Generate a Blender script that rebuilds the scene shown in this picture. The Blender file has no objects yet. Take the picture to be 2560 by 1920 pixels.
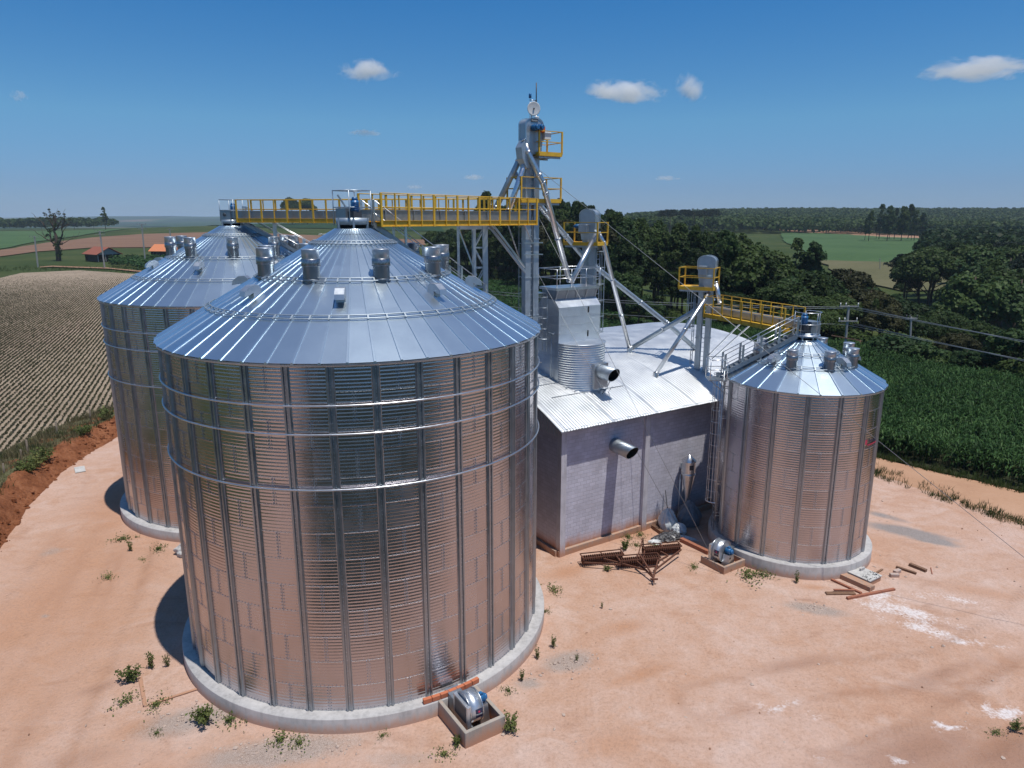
import bpy, bmesh, math, random
import numpy as np
from mathutils import Vector, Matrix
from mathutils.geometry import delaunay_2d_cdt

R = math.radians
S = bpy.context.scene
COL = S.collection

# ------------------------------------------------------------------ camera
FPX, PITCH, CAMH = 1750.0, math.atan((960 - 548) / 1750.0), 17.0
cam = bpy.data.objects.new("camera", bpy.data.cameras.new("camera"))
COL.objects.link(cam)
cam.location = (0, 0, CAMH)
cam.rotation_euler = (math.pi / 2 - PITCH, 0, 0)
cam.data.sensor_width = 36.0
cam.data.lens = 36.0 * FPX / 2560.0
cam.data.clip_start = 0.1
cam.data.clip_end = 40000.0
S.camera = cam

# ------------------------------------------------------------------ sky + sun
SUN_EL, SUN_AZ = R(74.5), math.atan2(0.747, -0.664)      # azimuth clockwise from +Y
SUN_DIR = Vector((math.cos(SUN_EL) * math.sin(SUN_AZ), math.cos(SUN_EL) * math.cos(SUN_AZ), math.sin(SUN_EL)))
world = bpy.data.worlds.new("World")
S.world = world
world.use_nodes = True
wt = world.node_tree
wt.nodes.clear()
wo = wt.nodes.new("ShaderNodeOutputWorld")
wb = wt.nodes.new("ShaderNodeBackground")
sky = wt.nodes.new("ShaderNodeTexSky")
sky.sky_type = 'NISHITA'
sky.sun_disc = False
sky.sun_elevation = SUN_EL
sky.sun_rotation = SUN_AZ
sky.altitude = 900.0
sky.air_density = 1.0
sky.dust_density = 0.3
sky.ozone_density = 3.0
# the clear dry air of the photograph: bluer than the model sky, least so overhead
tc = wt.nodes.new("ShaderNodeTexCoord"); sz = wt.nodes.new("ShaderNodeSeparateXYZ")
wt.links.new(tc.outputs['Generated'], sz.inputs[0])
tr_ = wt.nodes.new("ShaderNodeValToRGB")
els = tr_.color_ramp.elements
while len(els) < 6: els.new(0.5)
for el, (p, c) in zip(els, ((0.0, (.40, .56, .98)), (0.041, (.42, .59, .94)), (0.124, (.49, .84, 1.05)), (0.263, (.27, .80, 1.17)), (0.45, (.40, .80, 1.12)), (0.8, (.80, 1.06, 1.24)))):
    el.position = p; el.color = (*c, 1)
wt.links.new(sz.outputs[2], tr_.inputs[0])
mul = wt.nodes.new("ShaderNodeMix"); mul.data_type = 'RGBA'; mul.blend_type = 'MULTIPLY'; mul.inputs[0].default_value = 1.0
wt.links.new(sky.outputs[0], mul.inputs[6]); wt.links.new(tr_.outputs[0], mul.inputs[7])
wt.links.new(mul.outputs[2], wb.inputs[0])
wb.inputs[1].default_value = 0.09
wt.links.new(wb.outputs[0], wo.inputs[0])

sun = bpy.data.objects.new("sun", bpy.data.lights.new("sun", 'SUN'))
COL.objects.link(sun)
sun.data.energy = 4.2
sun.data.angle = R(0.53)
sun.data.color = (1.0, 0.955, 0.89)
sun.rotation_euler = SUN_DIR.to_track_quat('Z', 'Y').to_euler()
sun.location = (0, 0, 80)

S.view_settings.view_transform = 'Standard'
S.view_settings.look = 'None'
S.view_settings.exposure = 0.0
S.view_settings.gamma = 1.0
S.render.engine = 'CYCLES'
S.cycles.use_denoising = True
S.cycles.max_bounces = 10
S.cycles.diffuse_bounces = 3
S.cycles.glossy_bounces = 5
S.cycles.transmission_bounces = 2
S.cycles.transparent_max_bounces = 8
S.cycles.volume_bounces = 6
S.cycles.sample_clamp_indirect = 6.0
S.cycles.caustics_reflective = False

random.seed(7)
RNG = np.random.default_rng(11)

# ------------------------------------------------------------------ pixel helpers (photo 2560 x 1920)
CP, SP = math.cos(PITCH), math.sin(PITCH)
def ray(x, y):
    u = (x - 1280) / FPX; v = (960 - y) / FPX
    return Vector((u, CP + v * SP, -SP + v * CP))
def P(x, y, Y):                       # point seen at that pixel, Y metres out
    d = ray(x, y); return Vector((0, 0, CAMH)) + d * (Y / d.y)
def Gd(x, y, z=0.0):                  # ground point seen at that pixel
    d = ray(x, y); return Vector((0, 0, CAMH)) + d * ((z - CAMH) / d.z)
def D(x, y): return Gd(x * 1.1573, y * 1.1573)

# ------------------------------------------------------------------ materials
def nt(name):
    m = bpy.data.materials.new(name); m.use_nodes = True
    t = m.node_tree; b = t.nodes["Principled BSDF"]
    return m, t, b
def L(t, a, b): t.links.new(a, b)
def noise(t, scale, detail=4, rough=0.55, vec=None, dist=0.0):
    n = t.nodes.new("ShaderNodeTexNoise")
    n.inputs['Scale'].default_value = scale; n.inputs['Detail'].default_value = detail
    n.inputs['Roughness'].default_value = rough; n.inputs['Distortion'].default_value = dist
    if vec is not None: L(t, vec, n.inputs['Vector'])
    return n
def ramp(t, src, stops):
    r = t.nodes.new("ShaderNodeValToRGB")
    e = r.color_ramp.elements
    while len(e) < len(stops): e.new(0.5)
    for el, (p, c) in zip(e, stops):
        el.position = p; el.color = (*c, 1) if len(c) == 3 else c
    L(t, src, r.inputs[0]); return r
def mixc(t, fac, a, b, mode='MIX'):
    m = t.nodes.new("ShaderNodeMix"); m.data_type = 'RGBA'; m.blend_type = mode
    for sock, v in ((m.inputs[0], fac), (m.inputs[6], a), (m.inputs[7], b)):
        if isinstance(v, (int, float)): sock.default_value = v
        elif isinstance(v, tuple): sock.default_value = (*v, 1)
        else: L(t, v, sock)
    return m.outputs[2]
def math_(t, op, a, b=0.0, clamp=False):
    m = t.nodes.new("ShaderNodeMath"); m.operation = op; m.use_clamp = clamp
    for sock, v in ((m.inputs[0], a), (m.inputs[1], b)):
        if isinstance(v, (int, float)): sock.default_value = v
        else: L(t, v, sock)
    return m.outputs[0]
def objco(t): return t.nodes.new("ShaderNodeTexCoord").outputs['Object']
def geopos(t): return t.nodes.new("ShaderNodeNewGeometry").outputs['Position']
def bump(t, b, h, strength=0.3, dist=0.02):
    n = t.nodes.new("ShaderNodeBump"); n.inputs['Strength'].default_value = strength
    n.inputs['Distance'].default_value = dist; L(t, h, n.inputs['Height']); L(t, n.outputs[0], b.inputs['Normal'])
def scaled(t, vec, s):
    m = t.nodes.new("ShaderNodeMapping"); m.inputs['Scale'].default_value = s; L(t, vec, m.inputs[0]); return m.outputs[0]

def metal(name, col, rough, metallic=1.0, spot=0.12, scale=6.0, tint=False, bumpy=0.0, streak=False, even=False):
    m, t, b = nt(name)
    oc = objco(t)
    n1 = noise(t, scale, 5, 0.6, oc); n2 = noise(t, scale * 14, 2, 0.5, oc)
    f = math_(t, 'ADD', math_(t, 'MULTIPLY', n1.outputs[0], 0.7), math_(t, 'MULTIPLY', n2.outputs[0], 0.3))
    if streak:
        n3 = noise(t, 3.0, 4, 0.6, scaled(t, oc, (4, 4, 0.25)))
        f = math_(t, 'ADD', math_(t, 'MULTIPLY', f, 0.6), math_(t, 'MULTIPLY', n3.outputs[0], 0.4))
    lo = tuple(max(0, c * (1 - spot)) for c in col); hi = tuple(min(1, c * (1 + spot)) for c in col)
    c = ramp(t, f, [(0.3, lo), (0.7, hi)]).outputs[0]
    e_ = 0.04 if even else 0.19
    rr = ramp(t, f, [(0.3, (rough * (1 - e_),) * 3), (0.7, (min(1, rough * (1 + e_)),) * 3)]).outputs[0]
    if tint:
        at = t.nodes.new("ShaderNodeAttribute"); at.attribute_name = "tint"
        k = math_(t, 'ADD', 0.96 if even else 0.92, math_(t, 'MULTIPLY', at.outputs['Fac'], 0.06 if even else 0.12))
        c = mixc(t, 1.0, c, k, 'MULTIPLY')
        rr = math_(t, 'ADD', rr, math_(t, 'MULTIPLY', math_(t, 'SUBTRACT', at.outputs['Fac'], 0.5), 0.012 if even else 0.07))
    L(t, c, b.inputs['Base Color']); L(t, rr, b.inputs['Roughness'])
    b.inputs['Metallic'].default_value = metallic
    if bumpy: bump(t, b, noise(t, 1.3, 3, 0.5, oc).outputs[0], bumpy, 0.05)
    return m
def paint(name, col, rough=0.45, dirt=0.25, scale=3.0, dirtcol=(0.12, 0.08, 0.05), metallic=0.0, bumpy=0.0):
    m, t, b = nt(name)
    oc = objco(t)
    n1 = noise(t, scale, 6, 0.62, oc)
    k = ramp(t, n1.outputs[0], [(0.45, (0, 0, 0)), (0.8, (dirt,) * 3)]).outputs[0]
    L(t, mixc(t, k, col, dirtcol), b.inputs['Base Color'])
    L(t, math_(t, 'ADD', rough - 0.08, math_(t, 'MULTIPLY', n1.outputs[0], 0.2)), b.inputs['Roughness'])
    b.inputs['Metallic'].default_value = metallic
    if bumpy: bump(t, b, noise(t, scale * 8, 4, 0.6, oc).outputs[0], bumpy, 0.02)
    return m

M = {}
M['wall'] = metal("galvanised_wall_sheet", (0.52, 0.49, 0.52), 0.25, 1.0, 0.06, 2.0, tint=True, bumpy=0.03)
M['stiff'] = metal("galvanised_stiffener", (0.36, 0.39, 0.43), 0.36, 0.95, 0.12, 3.0)
M['roofsheet'] = metal("galvanised_roof_sheet", (0.62, 0.73, 0.81), 0.31, 0.95, 0.03, 1.2, tint=True, bumpy=0.015, even=True)
M['galv'] = metal("galvanised_pipe", (0.62, 0.64, 0.66), 0.33, 0.95, 0.12, 4.0)
M['shiny'] = metal("bright_galvanised", (0.62, 0.64, 0.67), 0.28, 0.95, 0.08, 5.0)
M['dull'] = metal("weathered_galvanised", (0.43, 0.49, 0.54), 0.5, 0.75, 0.14, 4.0)
M['duct'] = metal("grey_duct_steel", (0.32, 0.36, 0.40), 0.45, 0.8, 0.15, 4.0)
M['vent'] = metal("vent_sheet", (0.50, 0.54, 0.59), 0.40, 0.8, 0.08, 5.0)
M['ventlow'] = metal("vent_duct_sheet", (0.22, 0.25, 0.28), 0.42, 0.8, 0.08, 5.0)
M['perf'] = metal("perforated_band", (0.34, 0.34, 0.35), 0.35, 1.0, 0.75, 30.0)
M['dryer'] = metal("dryer_sheet", (0.62, 0.66, 0.70), 0.42, 0.85, 0.12, 2.2, bumpy=0.15)
M['shed'] = metal("zinc_roof_sheet", (0.74, 0.765, 0.78), 0.5, 0.8, 0.08, 0.8, streak=False)
M['yellow'] = paint("yellow_safety_paint", (0.78, 0.47, 0.035), 0.45, 0.6, 4.0, (0.34, 0.16, 0.04))
M['blue'] = paint("blue_motor_paint", (0.015, 0.13, 0.32), 0.35, 0.25, 6.0)
M['black'] = paint("painted_opening_shade", (0.012, 0.012, 0.013), 0.8, 0.1)  # black colour standing in for the shade inside pipes, slots and holes
M['dark'] = paint("dark_grey_paint", (0.06, 0.065, 0.075), 0.5, 0.2)
M['white'] = paint("white_paint", (0.72, 0.72, 0.70), 0.5, 0.15)
M['red'] = paint("red_decal", (0.55, 0.03, 0.09), 0.5, 0.1)
M['navy'] = paint("navy_decal", (0.02, 0.025, 0.06), 0.4, 0.1)
M['orange'] = paint("orange_paint", (0.65, 0.12, 0.02), 0.5, 0.2)
M['rust'] = paint("rusty_iron", (0.13, 0.048, 0.026), 0.8, 0.8, 9.0, (0.045, 0.022, 0.016), bumpy=0.4)
M['timber'] = paint("weathered_timber", (0.20, 0.11, 0.065), 0.85, 0.7, 7.0, (0.07, 0.04, 0.028), bumpy=0.4)
M['timber_red'] = paint("reddish_timber", (0.34, 0.13, 0.075), 0.85, 0.6, 7.0, (0.15, 0.07, 0.05), bumpy=0.4)
M['post'] = paint("grey_fence_post", (0.16, 0.13, 0.10), 0.9, 0.6, 9.0, (0.05, 0.04, 0.035), bumpy=0.4)
M['pole'] = paint("concrete_pole", (0.36, 0.35, 0.33), 0.85, 0.4, 5.0, (0.2, 0.19, 0.18))
M['wire'] = paint("wire_steel", (0.30, 0.32, 0.34), 0.5, 0.1, metallic=0.6)
M['brick'] = paint("orange_hollow_brick", (0.52, 0.16, 0.075), 0.85, 0.45, 6.0, (0.42, 0.2, 0.13), bumpy=0.3)
M['tarp_white'] = paint("white_plastic_sheet", (0.62, 0.65, 0.66), 0.35, 0.4, 5.0, (0.28, 0.31, 0.33))
M['tarp_grey'] = paint("grey_woven_bag", (0.17, 0.19, 0.22), 0.7, 0.4, 5.0, (0.08, 0.09, 0.11))
M['tarp_black'] = paint("black_plastic_sheet", (0.02, 0.02, 0.022), 0.3, 0.75, 7.0, (0.4, 0.4, 0.42))
M['bark'] = paint("tree_bark", (0.085, 0.06, 0.045), 0.95, 0.7, 6.0, (0.03, 0.024, 0.02), bumpy=0.5)
M['tile'] = paint("clay_roof_tile", (0.27, 0.085, 0.05), 0.9, 0.6, 2.0, (0.16, 0.06, 0.04))
M['tile2'] = paint("bright_clay_roof_tile", (0.60, 0.21, 0.09), 0.9, 0.4, 2.0, (0.36, 0.13, 0.07))
M['board'] = paint("dark_board_wall", (0.05, 0.038, 0.03), 0.9, 0.6, 2.0)
M['cow'] = paint("pale_hide", (0.55, 0.52, 0.47), 0.9, 0.2)

def concrete(name, col, dustz, dust=(0.44, 0.22, 0.125), amt=0.85):
    m, t, b = nt(name)
    pos = geopos(t)
    n1 = noise(t, 1.5, 7, 0.62, pos); n2 = noise(t, 2.2, 5, 0.6, scaled(t, pos, (3, 3, 0.35)))
    f = math_(t, 'ADD', math_(t, 'MULTIPLY', n1.outputs[0], 0.5), math_(t, 'MULTIPLY', n2.outputs[0], 0.5))
    c = ramp(t, f, [(0.32, tuple(x * 0.68 for x in col)), (0.5, col), (0.7, tuple(min(1, x * 1.22) for x in col))]).outputs[0]
    sz = t.nodes.new("ShaderNodeSeparateXYZ"); L(t, pos, sz.inputs[0])
    h = math_(t, 'ADD', sz.outputs[2], math_(t, 'MULTIPLY', math_(t, 'SUBTRACT', n2.outputs[0], 0.5), -dustz * 1.5))
    k = ramp(t, math_(t, 'DIVIDE', h, dustz), [(0.25, (amt,) * 3), (1.0, (0, 0, 0))]).outputs[0]
    L(t, mixc(t, k, c, dust), b.inputs['Base Color'])
    b.inputs['Roughness'].default_value = 0.9
    bump(t, b, noise(t, 25, 5, 0.6, pos).outputs[0], 0.35, 0.02)
    return m
M['concrete'] = concrete("raw_concrete", (0.46, 0.44, 0.425), 0.40, amt=0.7)
M['pitconc'] = concrete("stained_concrete", (0.36, 0.325, 0.285), 0.62)
M['pilaster'] = concrete("smooth_grey_concrete", (0.52, 0.51, 0.55), 0.75, amt=0.85)
M['slab'] = concrete("pale_concrete", (0.48, 0.47, 0.45), 0.05, amt=0.3)

def blockwall():
    m, t, b = nt("concrete_block_wall")
    oc = objco(t)
    sx = t.nodes.new("ShaderNodeSeparateXYZ"); L(t, oc, sx.inputs[0])
    cb = t.nodes.new("ShaderNodeCombineXYZ")
    L(t, math_(t, 'ADD', sx.outputs[0], sx.outputs[1]), cb.inputs[0]); L(t, sx.outputs[2], cb.inputs[1])
    br = t.nodes.new("ShaderNodeTexBrick")
    L(t, cb.outputs[0], br.inputs[0])
    br.inputs['Scale'].default_value = 1.0
    br.inputs['Brick Width'].default_value = 0.40; br.inputs['Row Height'].default_value = 0.20
    br.inputs['Mortar Size'].default_value = 0.012; br.inputs['Mortar Smooth'].default_value = 0.4
    br.inputs['Bias'].default_value = 0.0
    br.inputs['Color1'].default_value = (0.58, 0.575, 0.65, 1); br.inputs['Color2'].default_value = (0.50, 0.50, 0.565, 1)
    br.inputs['Mortar'].default_value = (0.40, 0.395, 0.45, 1)
    n1 = noise(t, 0.7, 7, 0.65, oc)
    lite = ramp(t, noise(t, 1.1, 3, 0.5, scaled(t, cb.outputs[0], (0.35, 2.2, 1))).outputs[0], [(0.56, (0, 0, 0)), (0.70, (0.6,) * 3)]).outputs[0]
    mort = mixc(t, lite, br.outputs[0], mixc(t, br.outputs['Fac'], br.outputs[0], (0.74, 0.73, 0.78)))
    c = mixc(t, 1.0, mort, ramp(t, n1.outputs[0], [(0.3, (0.82, 0.80, 0.80)), (0.7, (1.1, 1.1, 1.12))]).outputs[0], 'MULTIPLY')
    wet = noise(t, 1.2, 5, 0.6, scaled(t, oc, (2, 2, 0.5)))
    h = math_(t, 'ADD', sx.outputs[2], math_(t, 'MULTIPLY', math_(t, 'SUBTRACT', wet.outputs[0], 0.5), -0.7))
    k = ramp(t, math_(t, 'DIVIDE', h, 0.95), [(0.35, (0.95,) * 3), (0.72, (0.35,) * 3), (1.0, (0, 0, 0))]).outputs[0]
    L(t, mixc(t, k, c, (0.47, 0.21, 0.105)), b.inputs['Base Color'])
    b.inputs['Roughness'].default_value = 0.92
    hgt = math_(t, 'ADD', math_(t, 'MULTIPLY', br.outputs['Fac'], -1.0), math_(t, 'MULTIPLY', noise(t, 30, 3, 0.6, oc).outputs[0], 0.5))
    bump(t, b, hgt, 0.5, 0.012)
    return m
M['block'] = blockwall()

def leafmat(name, c1, c2, c3, trans=0.25, rnd=0.5, scale=0.35):
    m, t, b = nt(name)
    pos = geopos(t)
    n1 = noise(t, scale, 4, 0.6, pos)
    oi = t.nodes.new("ShaderNodeObjectInfo")
    isl = t.nodes.new("ShaderNodeNewGeometry").outputs['Random Per Island']
    f = math_(t, 'ADD', math_(t, 'MULTIPLY', n1.outputs[0], 0.55), math_(t, 'ADD', math_(t, 'MULTIPLY', oi.outputs['Random'], rnd * 0.4), math_(t, 'MULTIPLY', isl, 0.25)))
    c = ramp(t, f, [(0.25, c1), (0.5, c2), (0.85, c3)]).outputs[0]
    L(t, c, b.inputs['Base Color'])
    b.inputs['Roughness'].default_value = 0.55
    b.inputs['Specular IOR Level'].default_value = 0.12
    tr = t.nodes.new("ShaderNodeBsdfTranslucent"); L(t, c, tr.inputs[0])
    mx = t.nodes.new("ShaderNodeMixShader"); mx.inputs[0].default_value = trans
    L(t, b.outputs[0], mx.inputs[1]); L(t, tr.outputs[0], mx.inputs[2])
    L(t, mx.outputs[0], t.nodes["Material Output"].inputs[0])
    return m
M['leaf_dark'] = leafmat("dark_forest_leaves", (0.012, 0.024, 0.009), (0.024, 0.046, 0.014), (0.06, 0.092, 0.024), rnd=1.1)
M['leaf_mid'] = leafmat("mid_green_leaves", (0.016, 0.036, 0.014), (0.032, 0.064, 0.022), (0.08, 0.125, 0.035), rnd=0.9)
M['leaf_arau'] = leafmat("araucaria_needles", (0.009, 0.016, 0.011), (0.015, 0.026, 0.016), (0.028, 0.044, 0.024))
M['leaf_brown'] = leafmat("olive_brown_leaves", (0.02, 0.024, 0.010), (0.042, 0.044, 0.016), (0.10, 0.10, 0.035))
M['corn'] = leafmat("maize_leaves", (0.018, 0.046, 0.013), (0.056, 0.118, 0.034), (0.22, 0.33, 0.13), 0.3, 0.0, 0.25)
M['soy'] = leafmat("soy_leaves", (0.022, 0.055, 0.018), (0.042, 0.10, 0.028), (0.085, 0.17, 0.045), 0.3, 0.0, 0.12)
M['seed'] = leafmat("seedling_leaves", (0.036, 0.036, 0.018), (0.058, 0.056, 0.028), (0.09, 0.085, 0.04), 0.25, 0.0, 0.08)
M['weed'] = leafmat("weed_leaves", (0.075, 0.10, 0.03), (0.125, 0.16, 0.05), (0.24, 0.24, 0.09), 0.3, 0.6, 0.8)
M['drygrass'] = leafmat("dry_grass_blades", (0.13, 0.115, 0.055), (0.24, 0.20, 0.11), (0.37, 0.31, 0.19), 0.25, 0.0, 0.5)
M['grass'] = leafmat("green_grass_blades", (0.035, 0.055, 0.016), (0.065, 0.10, 0.028), (0.14, 0.15, 0.05), 0.3, 0.0, 0.5)
M['stem'] = paint("weed_stem", (0.11, 0.085, 0.035), 0.9, 0.4)

# ------------------------------------------------------------------ mesh builder
class MB:
    def __init__(s): s.v = []; s.f = []; s.sm = []
    def add(s, vs, fs, smooth=False, M4=None):
        o = len(s.v)
        s.v += [tuple(M4 @ Vector(q)) for q in vs] if M4 is not None else [tuple(q) for q in vs]
        s.f += [tuple(i + o for i in f) for f in fs]; s.sm += [smooth] * len(fs); return s
    def box(s, c, d, rz=0.0, M4=None, bev=0.0):
        x, y, z = d[0] / 2, d[1] / 2, d[2] / 2
        m = Matrix.Translation(Vector(c)) @ Matrix.Rotation(rz, 4, 'Z')
        if M4 is not None: m = M4 @ m
        if bev <= 0:
            vs = [(a * x, b * y, e * z) for e in (-1, 1) for b in (-1, 1) for a in (-1, 1)]
            return s.add(vs, [(0, 2, 3, 1), (4, 5, 7, 6), (0, 1, 5, 4), (2, 6, 7, 3), (0, 4, 6, 2), (1, 3, 7, 5)], M4=m)
        bm = bmesh.new(); bmesh.ops.create_cube(bm, size=1.0)
        for q in bm.verts: q.co = Vector((q.co.x * d[0], q.co.y * d[1], q.co.z * d[2]))
        bmesh.ops.bevel(bm, geom=bm.edges[:], offset=bev, segments=1, affect='EDGES')
        bm.verts.index_update()
        r = s.add([q.co[:] for q in bm.verts], [tuple(q.index for q in f.verts) for f in bm.faces], M4=m); bm.free(); return r
    def frame(s, p0, p1, up=(0, 0, 1)):
        p0, p1 = Vector(p0), Vector(p1); d = p1 - p0; l = d.length; d = d.normalized()
        u = Vector(up)
        if abs(d.dot(u)) > 0.98: u = Vector((0, 1, 0)) if abs(d.y) < 0.9 else Vector((1, 0, 0))
        a = d.cross(u).normalized(); b = a.cross(d).normalized()
        return p0, p1, d, a, b, l
    def bar(s, p0, p1, w, h, up=(0, 0, 1)):          # rectangular bar, w sideways, h along 'up'
        p0, p1, d, a, b, l = s.frame(p0, p1, up)
        vs = [p + a * (i * w / 2) + b * (j * h / 2) for p in (p0, p1) for i, j in ((-1, -1), (1, -1), (1, 1), (-1, 1))]
        return s.add(vs, [(0, 1, 2, 3), (7, 6, 5, 4), (0, 4, 5, 1), (1, 5, 6, 2), (2, 6, 7, 3), (3, 7, 4, 0)])
    def tube(s, pts, r, seg=12, caps=True, r1=None):
        pts = [Vector(p) for p in pts]; n = len(pts); rings = []
        d = [(pts[min(i + 1, n - 1)] - pts[max(i - 1, 0)]).normalized() for i in range(n)]
        _, _, _, a, b, _ = s.frame(pts[0], pts[1])
        vs = []
        for i, p in enumerate(pts):
            a = (a - d[i] * a.dot(d[i])).normalized(); b = d[i].cross(a)
            rr = r if r1 is None else r + (r1 - r) * i / (n - 1)
            vs += [p + a * math.cos(2 * math.pi * k / seg) * rr + b * math.sin(2 * math.pi * k / seg) * rr for k in range(seg)]
        fs = [(i * seg + k, i * seg + (k + 1) % seg, (i + 1) * seg + (k + 1) % seg, (i + 1) * seg + k) for i in range(n - 1) for k in range(seg)]
        s.add(vs, fs, True)
        if caps:
            o = len(s.v) - len(vs)
            s.f.append(tuple(o + k for k in reversed(range(seg)))); s.f.append(tuple(o + (n - 1) * seg + k for k in range(seg))); s.sm += [False, False]
        return s
    def lathe(s, c, prof, seg=24, a0=0.0, a1=2 * math.pi, smooth=True, M4=None):
        full = abs(a1 - a0 - 2 * math.pi) < 1e-6; na = seg if full else seg + 1
        c = Vector(c); vs = []
        for r, z in prof:
            for k in range(na):
                t = a0 + (a1 - a0) * k / seg; vs.append((c.x + r * math.cos(t), c.y + r * math.sin(t), c.z + z))
        fs = []
        for i in range(len(prof) - 1):
            for k in range(seg):
                k2 = (k + 1) % na; fs.append((i * na + k, i * na + k2, (i + 1) * na + k2, (i + 1) * na + k))
        return s.add(vs, fs, smooth, M4)
    def prism(s, poly, axis, t0, t1, M4=None, smooth=False):    # poly of 2D points swept along 'x','y' or 'z'
        def p3(q, t): return {'x': (t, q[0], q[1]), 'y': (q[0], t, q[1]), 'z': (q[0], q[1], t)}[axis]
        n = len(poly); vs = [p3(q, t0) for q in poly] + [p3(q, t1) for q in poly]
        s.add(vs, [tuple(reversed(range(n))), tuple(range(n, 2 * n))], False, M4)
        o = len(s.v) - 2 * n
        for i in range(n): s.f.append((o + i, o + (i + 1) % n, o + n + (i + 1) % n, o + n + i)); s.sm.append(smooth)
        return s
    def build(s, name, mat, parent=None, space=None):
        vs = s.v
        if space is not None or parent is not None:
            m = space if space is not None else None
            if m is not None and parent is not None:
                r = parent
                while r.parent: r = r.parent
                m = r.matrix_basis.inverted() @ m
            if m is not None: vs = [tuple(m @ Vector(q)) for q in vs]
        me = bpy.data.meshes.new(name)
        me.from_pydata(vs, [], s.f)
        me.polygons.foreach_set("use_smooth", s.sm)
        me.materials.append(mat); me.update()
        o = bpy.data.objects.new(name, me); COL.objects.link(o)
        if parent is not None: o.parent = parent
        return o
WORLD = Matrix.Identity(4)

def tag(o, label=None, cat=None, group=None, kind=None):
    if label: o['label'] = label
    if cat: o['category'] = cat
    if group: o['group'] = group
    if kind: o['kind'] = kind
    return o
def thing(name, label, cat, loc, rz=0.0, group=None):
    o = bpy.data.objects.new(name, None); COL.objects.link(o)
    o.empty_display_size = 0.3
    o.location = loc; o.rotation_euler = (0, 0, rz)
    return tag(o, label, cat, group)
def link_copy(o, parent=None, rz=None, loc=None):
    c = o.copy(); COL.objects.link(c)
    if parent is not None: c.parent = parent
    if rz is not None: c.rotation_euler = (0, 0, rz)
    if loc is not None: c.location = loc
    return c
def copy_tree(o, parent=None):
    c = o.copy(); COL.objects.link(c)
    if parent is not None: c.parent = parent
    for ch in o.children: copy_tree(ch, c)
    return c
def np_mesh(name, verts, faces, mat, smooth=False):      # verts (n,3), faces (m,4) or (m,3)
    verts = np.asarray(verts, np.float32); faces = np.asarray(faces, np.int32)
    k = faces.shape[1]; me = bpy.data.meshes.new(name)
    me.vertices.add(len(verts)); me.vertices.foreach_set("co", verts.ravel())
    me.loops.add(faces.size); me.loops.foreach_set("vertex_index", faces.ravel())
    me.polygons.add(len(faces)); me.polygons.foreach_set("loop_start", np.arange(0, faces.size, k, dtype=np.int32))
    me.polygons.foreach_set("use_smooth", np.full(len(faces), smooth))
    me.update(calc_edges=True); me.materials.append(mat); me.validate()
    o = bpy.data.objects.new(name, me); COL.objects.link(o)
    return o
def vattr(o, name, vals):
    a = o.data.attributes.new(name, 'FLOAT', 'POINT'); a.data.foreach_set("value", np.asarray(vals, np.float32))
def fattr(o, name, vals):
    a = o.data.attributes.new(name, 'FLOAT', 'FACE'); a.data.foreach_set("value", np.asarray(vals, np.float32))

# ------------------------------------------------------------------ numpy noise, terrain
_T = np.random.default_rng(3).random((256, 256))
def vn(x, y):
    xi = np.floor(x).astype(int); yi = np.floor(y).astype(int); fx = x - xi; fy = y - yi
    fx = fx * fx * (3 - 2 * fx); fy = fy * fy * (3 - 2 * fy)
    a = _T[xi % 256, yi % 256]; b = _T[(xi + 1) % 256, yi % 256]; c = _T[xi % 256, (yi + 1) % 256]; d = _T[(xi + 1) % 256, (yi + 1) % 256]
    return (a * (1 - fx) + b * fx) * (1 - fy) + (c * (1 - fx) + d * fx) * fy
def fbm(x, y, o=4):
    s = 0; a = 0.5; t = 0
    for _ in range(o): s = s + a * vn(x, y); t += a; a *= 0.55; x = x * 2.03 + 17.3; y = y * 2.03 + 5.1
    return s / t
def sstep(a, b, x):
    t = np.clip((x - a) / (b - a), 0, 1); return t * t * (3 - 2 * t)
def seg_dist(x, y, pts):
    best = np.full(np.shape(x), 1e9)
    for (x0, y0), (x1, y1) in zip(pts[:-1], pts[1:]):
        dx, dy = x1 - x0, y1 - y0; t = np.clip(((x - x0) * dx + (y - y0) * dy) / (dx * dx + dy * dy), 0, 1)
        best = np.minimum(best, np.hypot(x - x0 - t * dx, y - y0 - t * dy))
    return best
def inside(x, y, poly):
    r = np.zeros(np.shape(x), bool); n = len(poly)
    for i in range(n):
        x0, y0 = poly[i]; x1, y1 = poly[(i + 1) % n]
        if y0 == y1: continue
        r ^= ((y0 > y) != (y1 > y)) & (x < (x1 - x0) * (y - y0) / (y1 - y0) + x0)
    return r
EDGE = [(-60, 330), (-38, 285), (-8, 205), (2.6, 190), (17, 138), (24, 119), (36, 101), (45, 89), (52, 69), (62, 50), (75, 30)]   # front of the forest
def edge_d(x, y):                                         # metres beyond the forest edge
    d = seg_dist(x, y, EDGE); poly = EDGE + [(600, 30), (600, 900), (-60, 900)]
    return np.where(inside(x, y, poly), d, -d)
def terr(x, y):
    x = np.asarray(x, float); y = np.asarray(y, float)
    d = edge_d(x, y)
    v = -9.0 * sstep(0, 55, d) * (1 - sstep(90, 230, d)) * sstep(5, 60, x)
    h = 13.5 * np.exp(-((x + 120) / 420) ** 2 - ((y - 950) / 330) ** 2)
    h = h + 25 * sstep(700, 1500, y) * sstep(-150, 500, x) * (0.85 + 0.3 * fbm(x / 500, y / 500, 2))
    h = h + sstep(2600, 6500, y) * 150 * np.maximum(0, fbm(x / 2100 + 3, y / 2100, 3) - .16) * (0.6 + 0.4 * sstep(6000, 12000, y)) * sstep(700, -400, x)
    h = h - 14 * sstep(1300, 2600, y) * sstep(300, -300, x)
    return v + h
def tz(x, y): return float(terr(np.array([x]), np.array([y]))[0])

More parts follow.
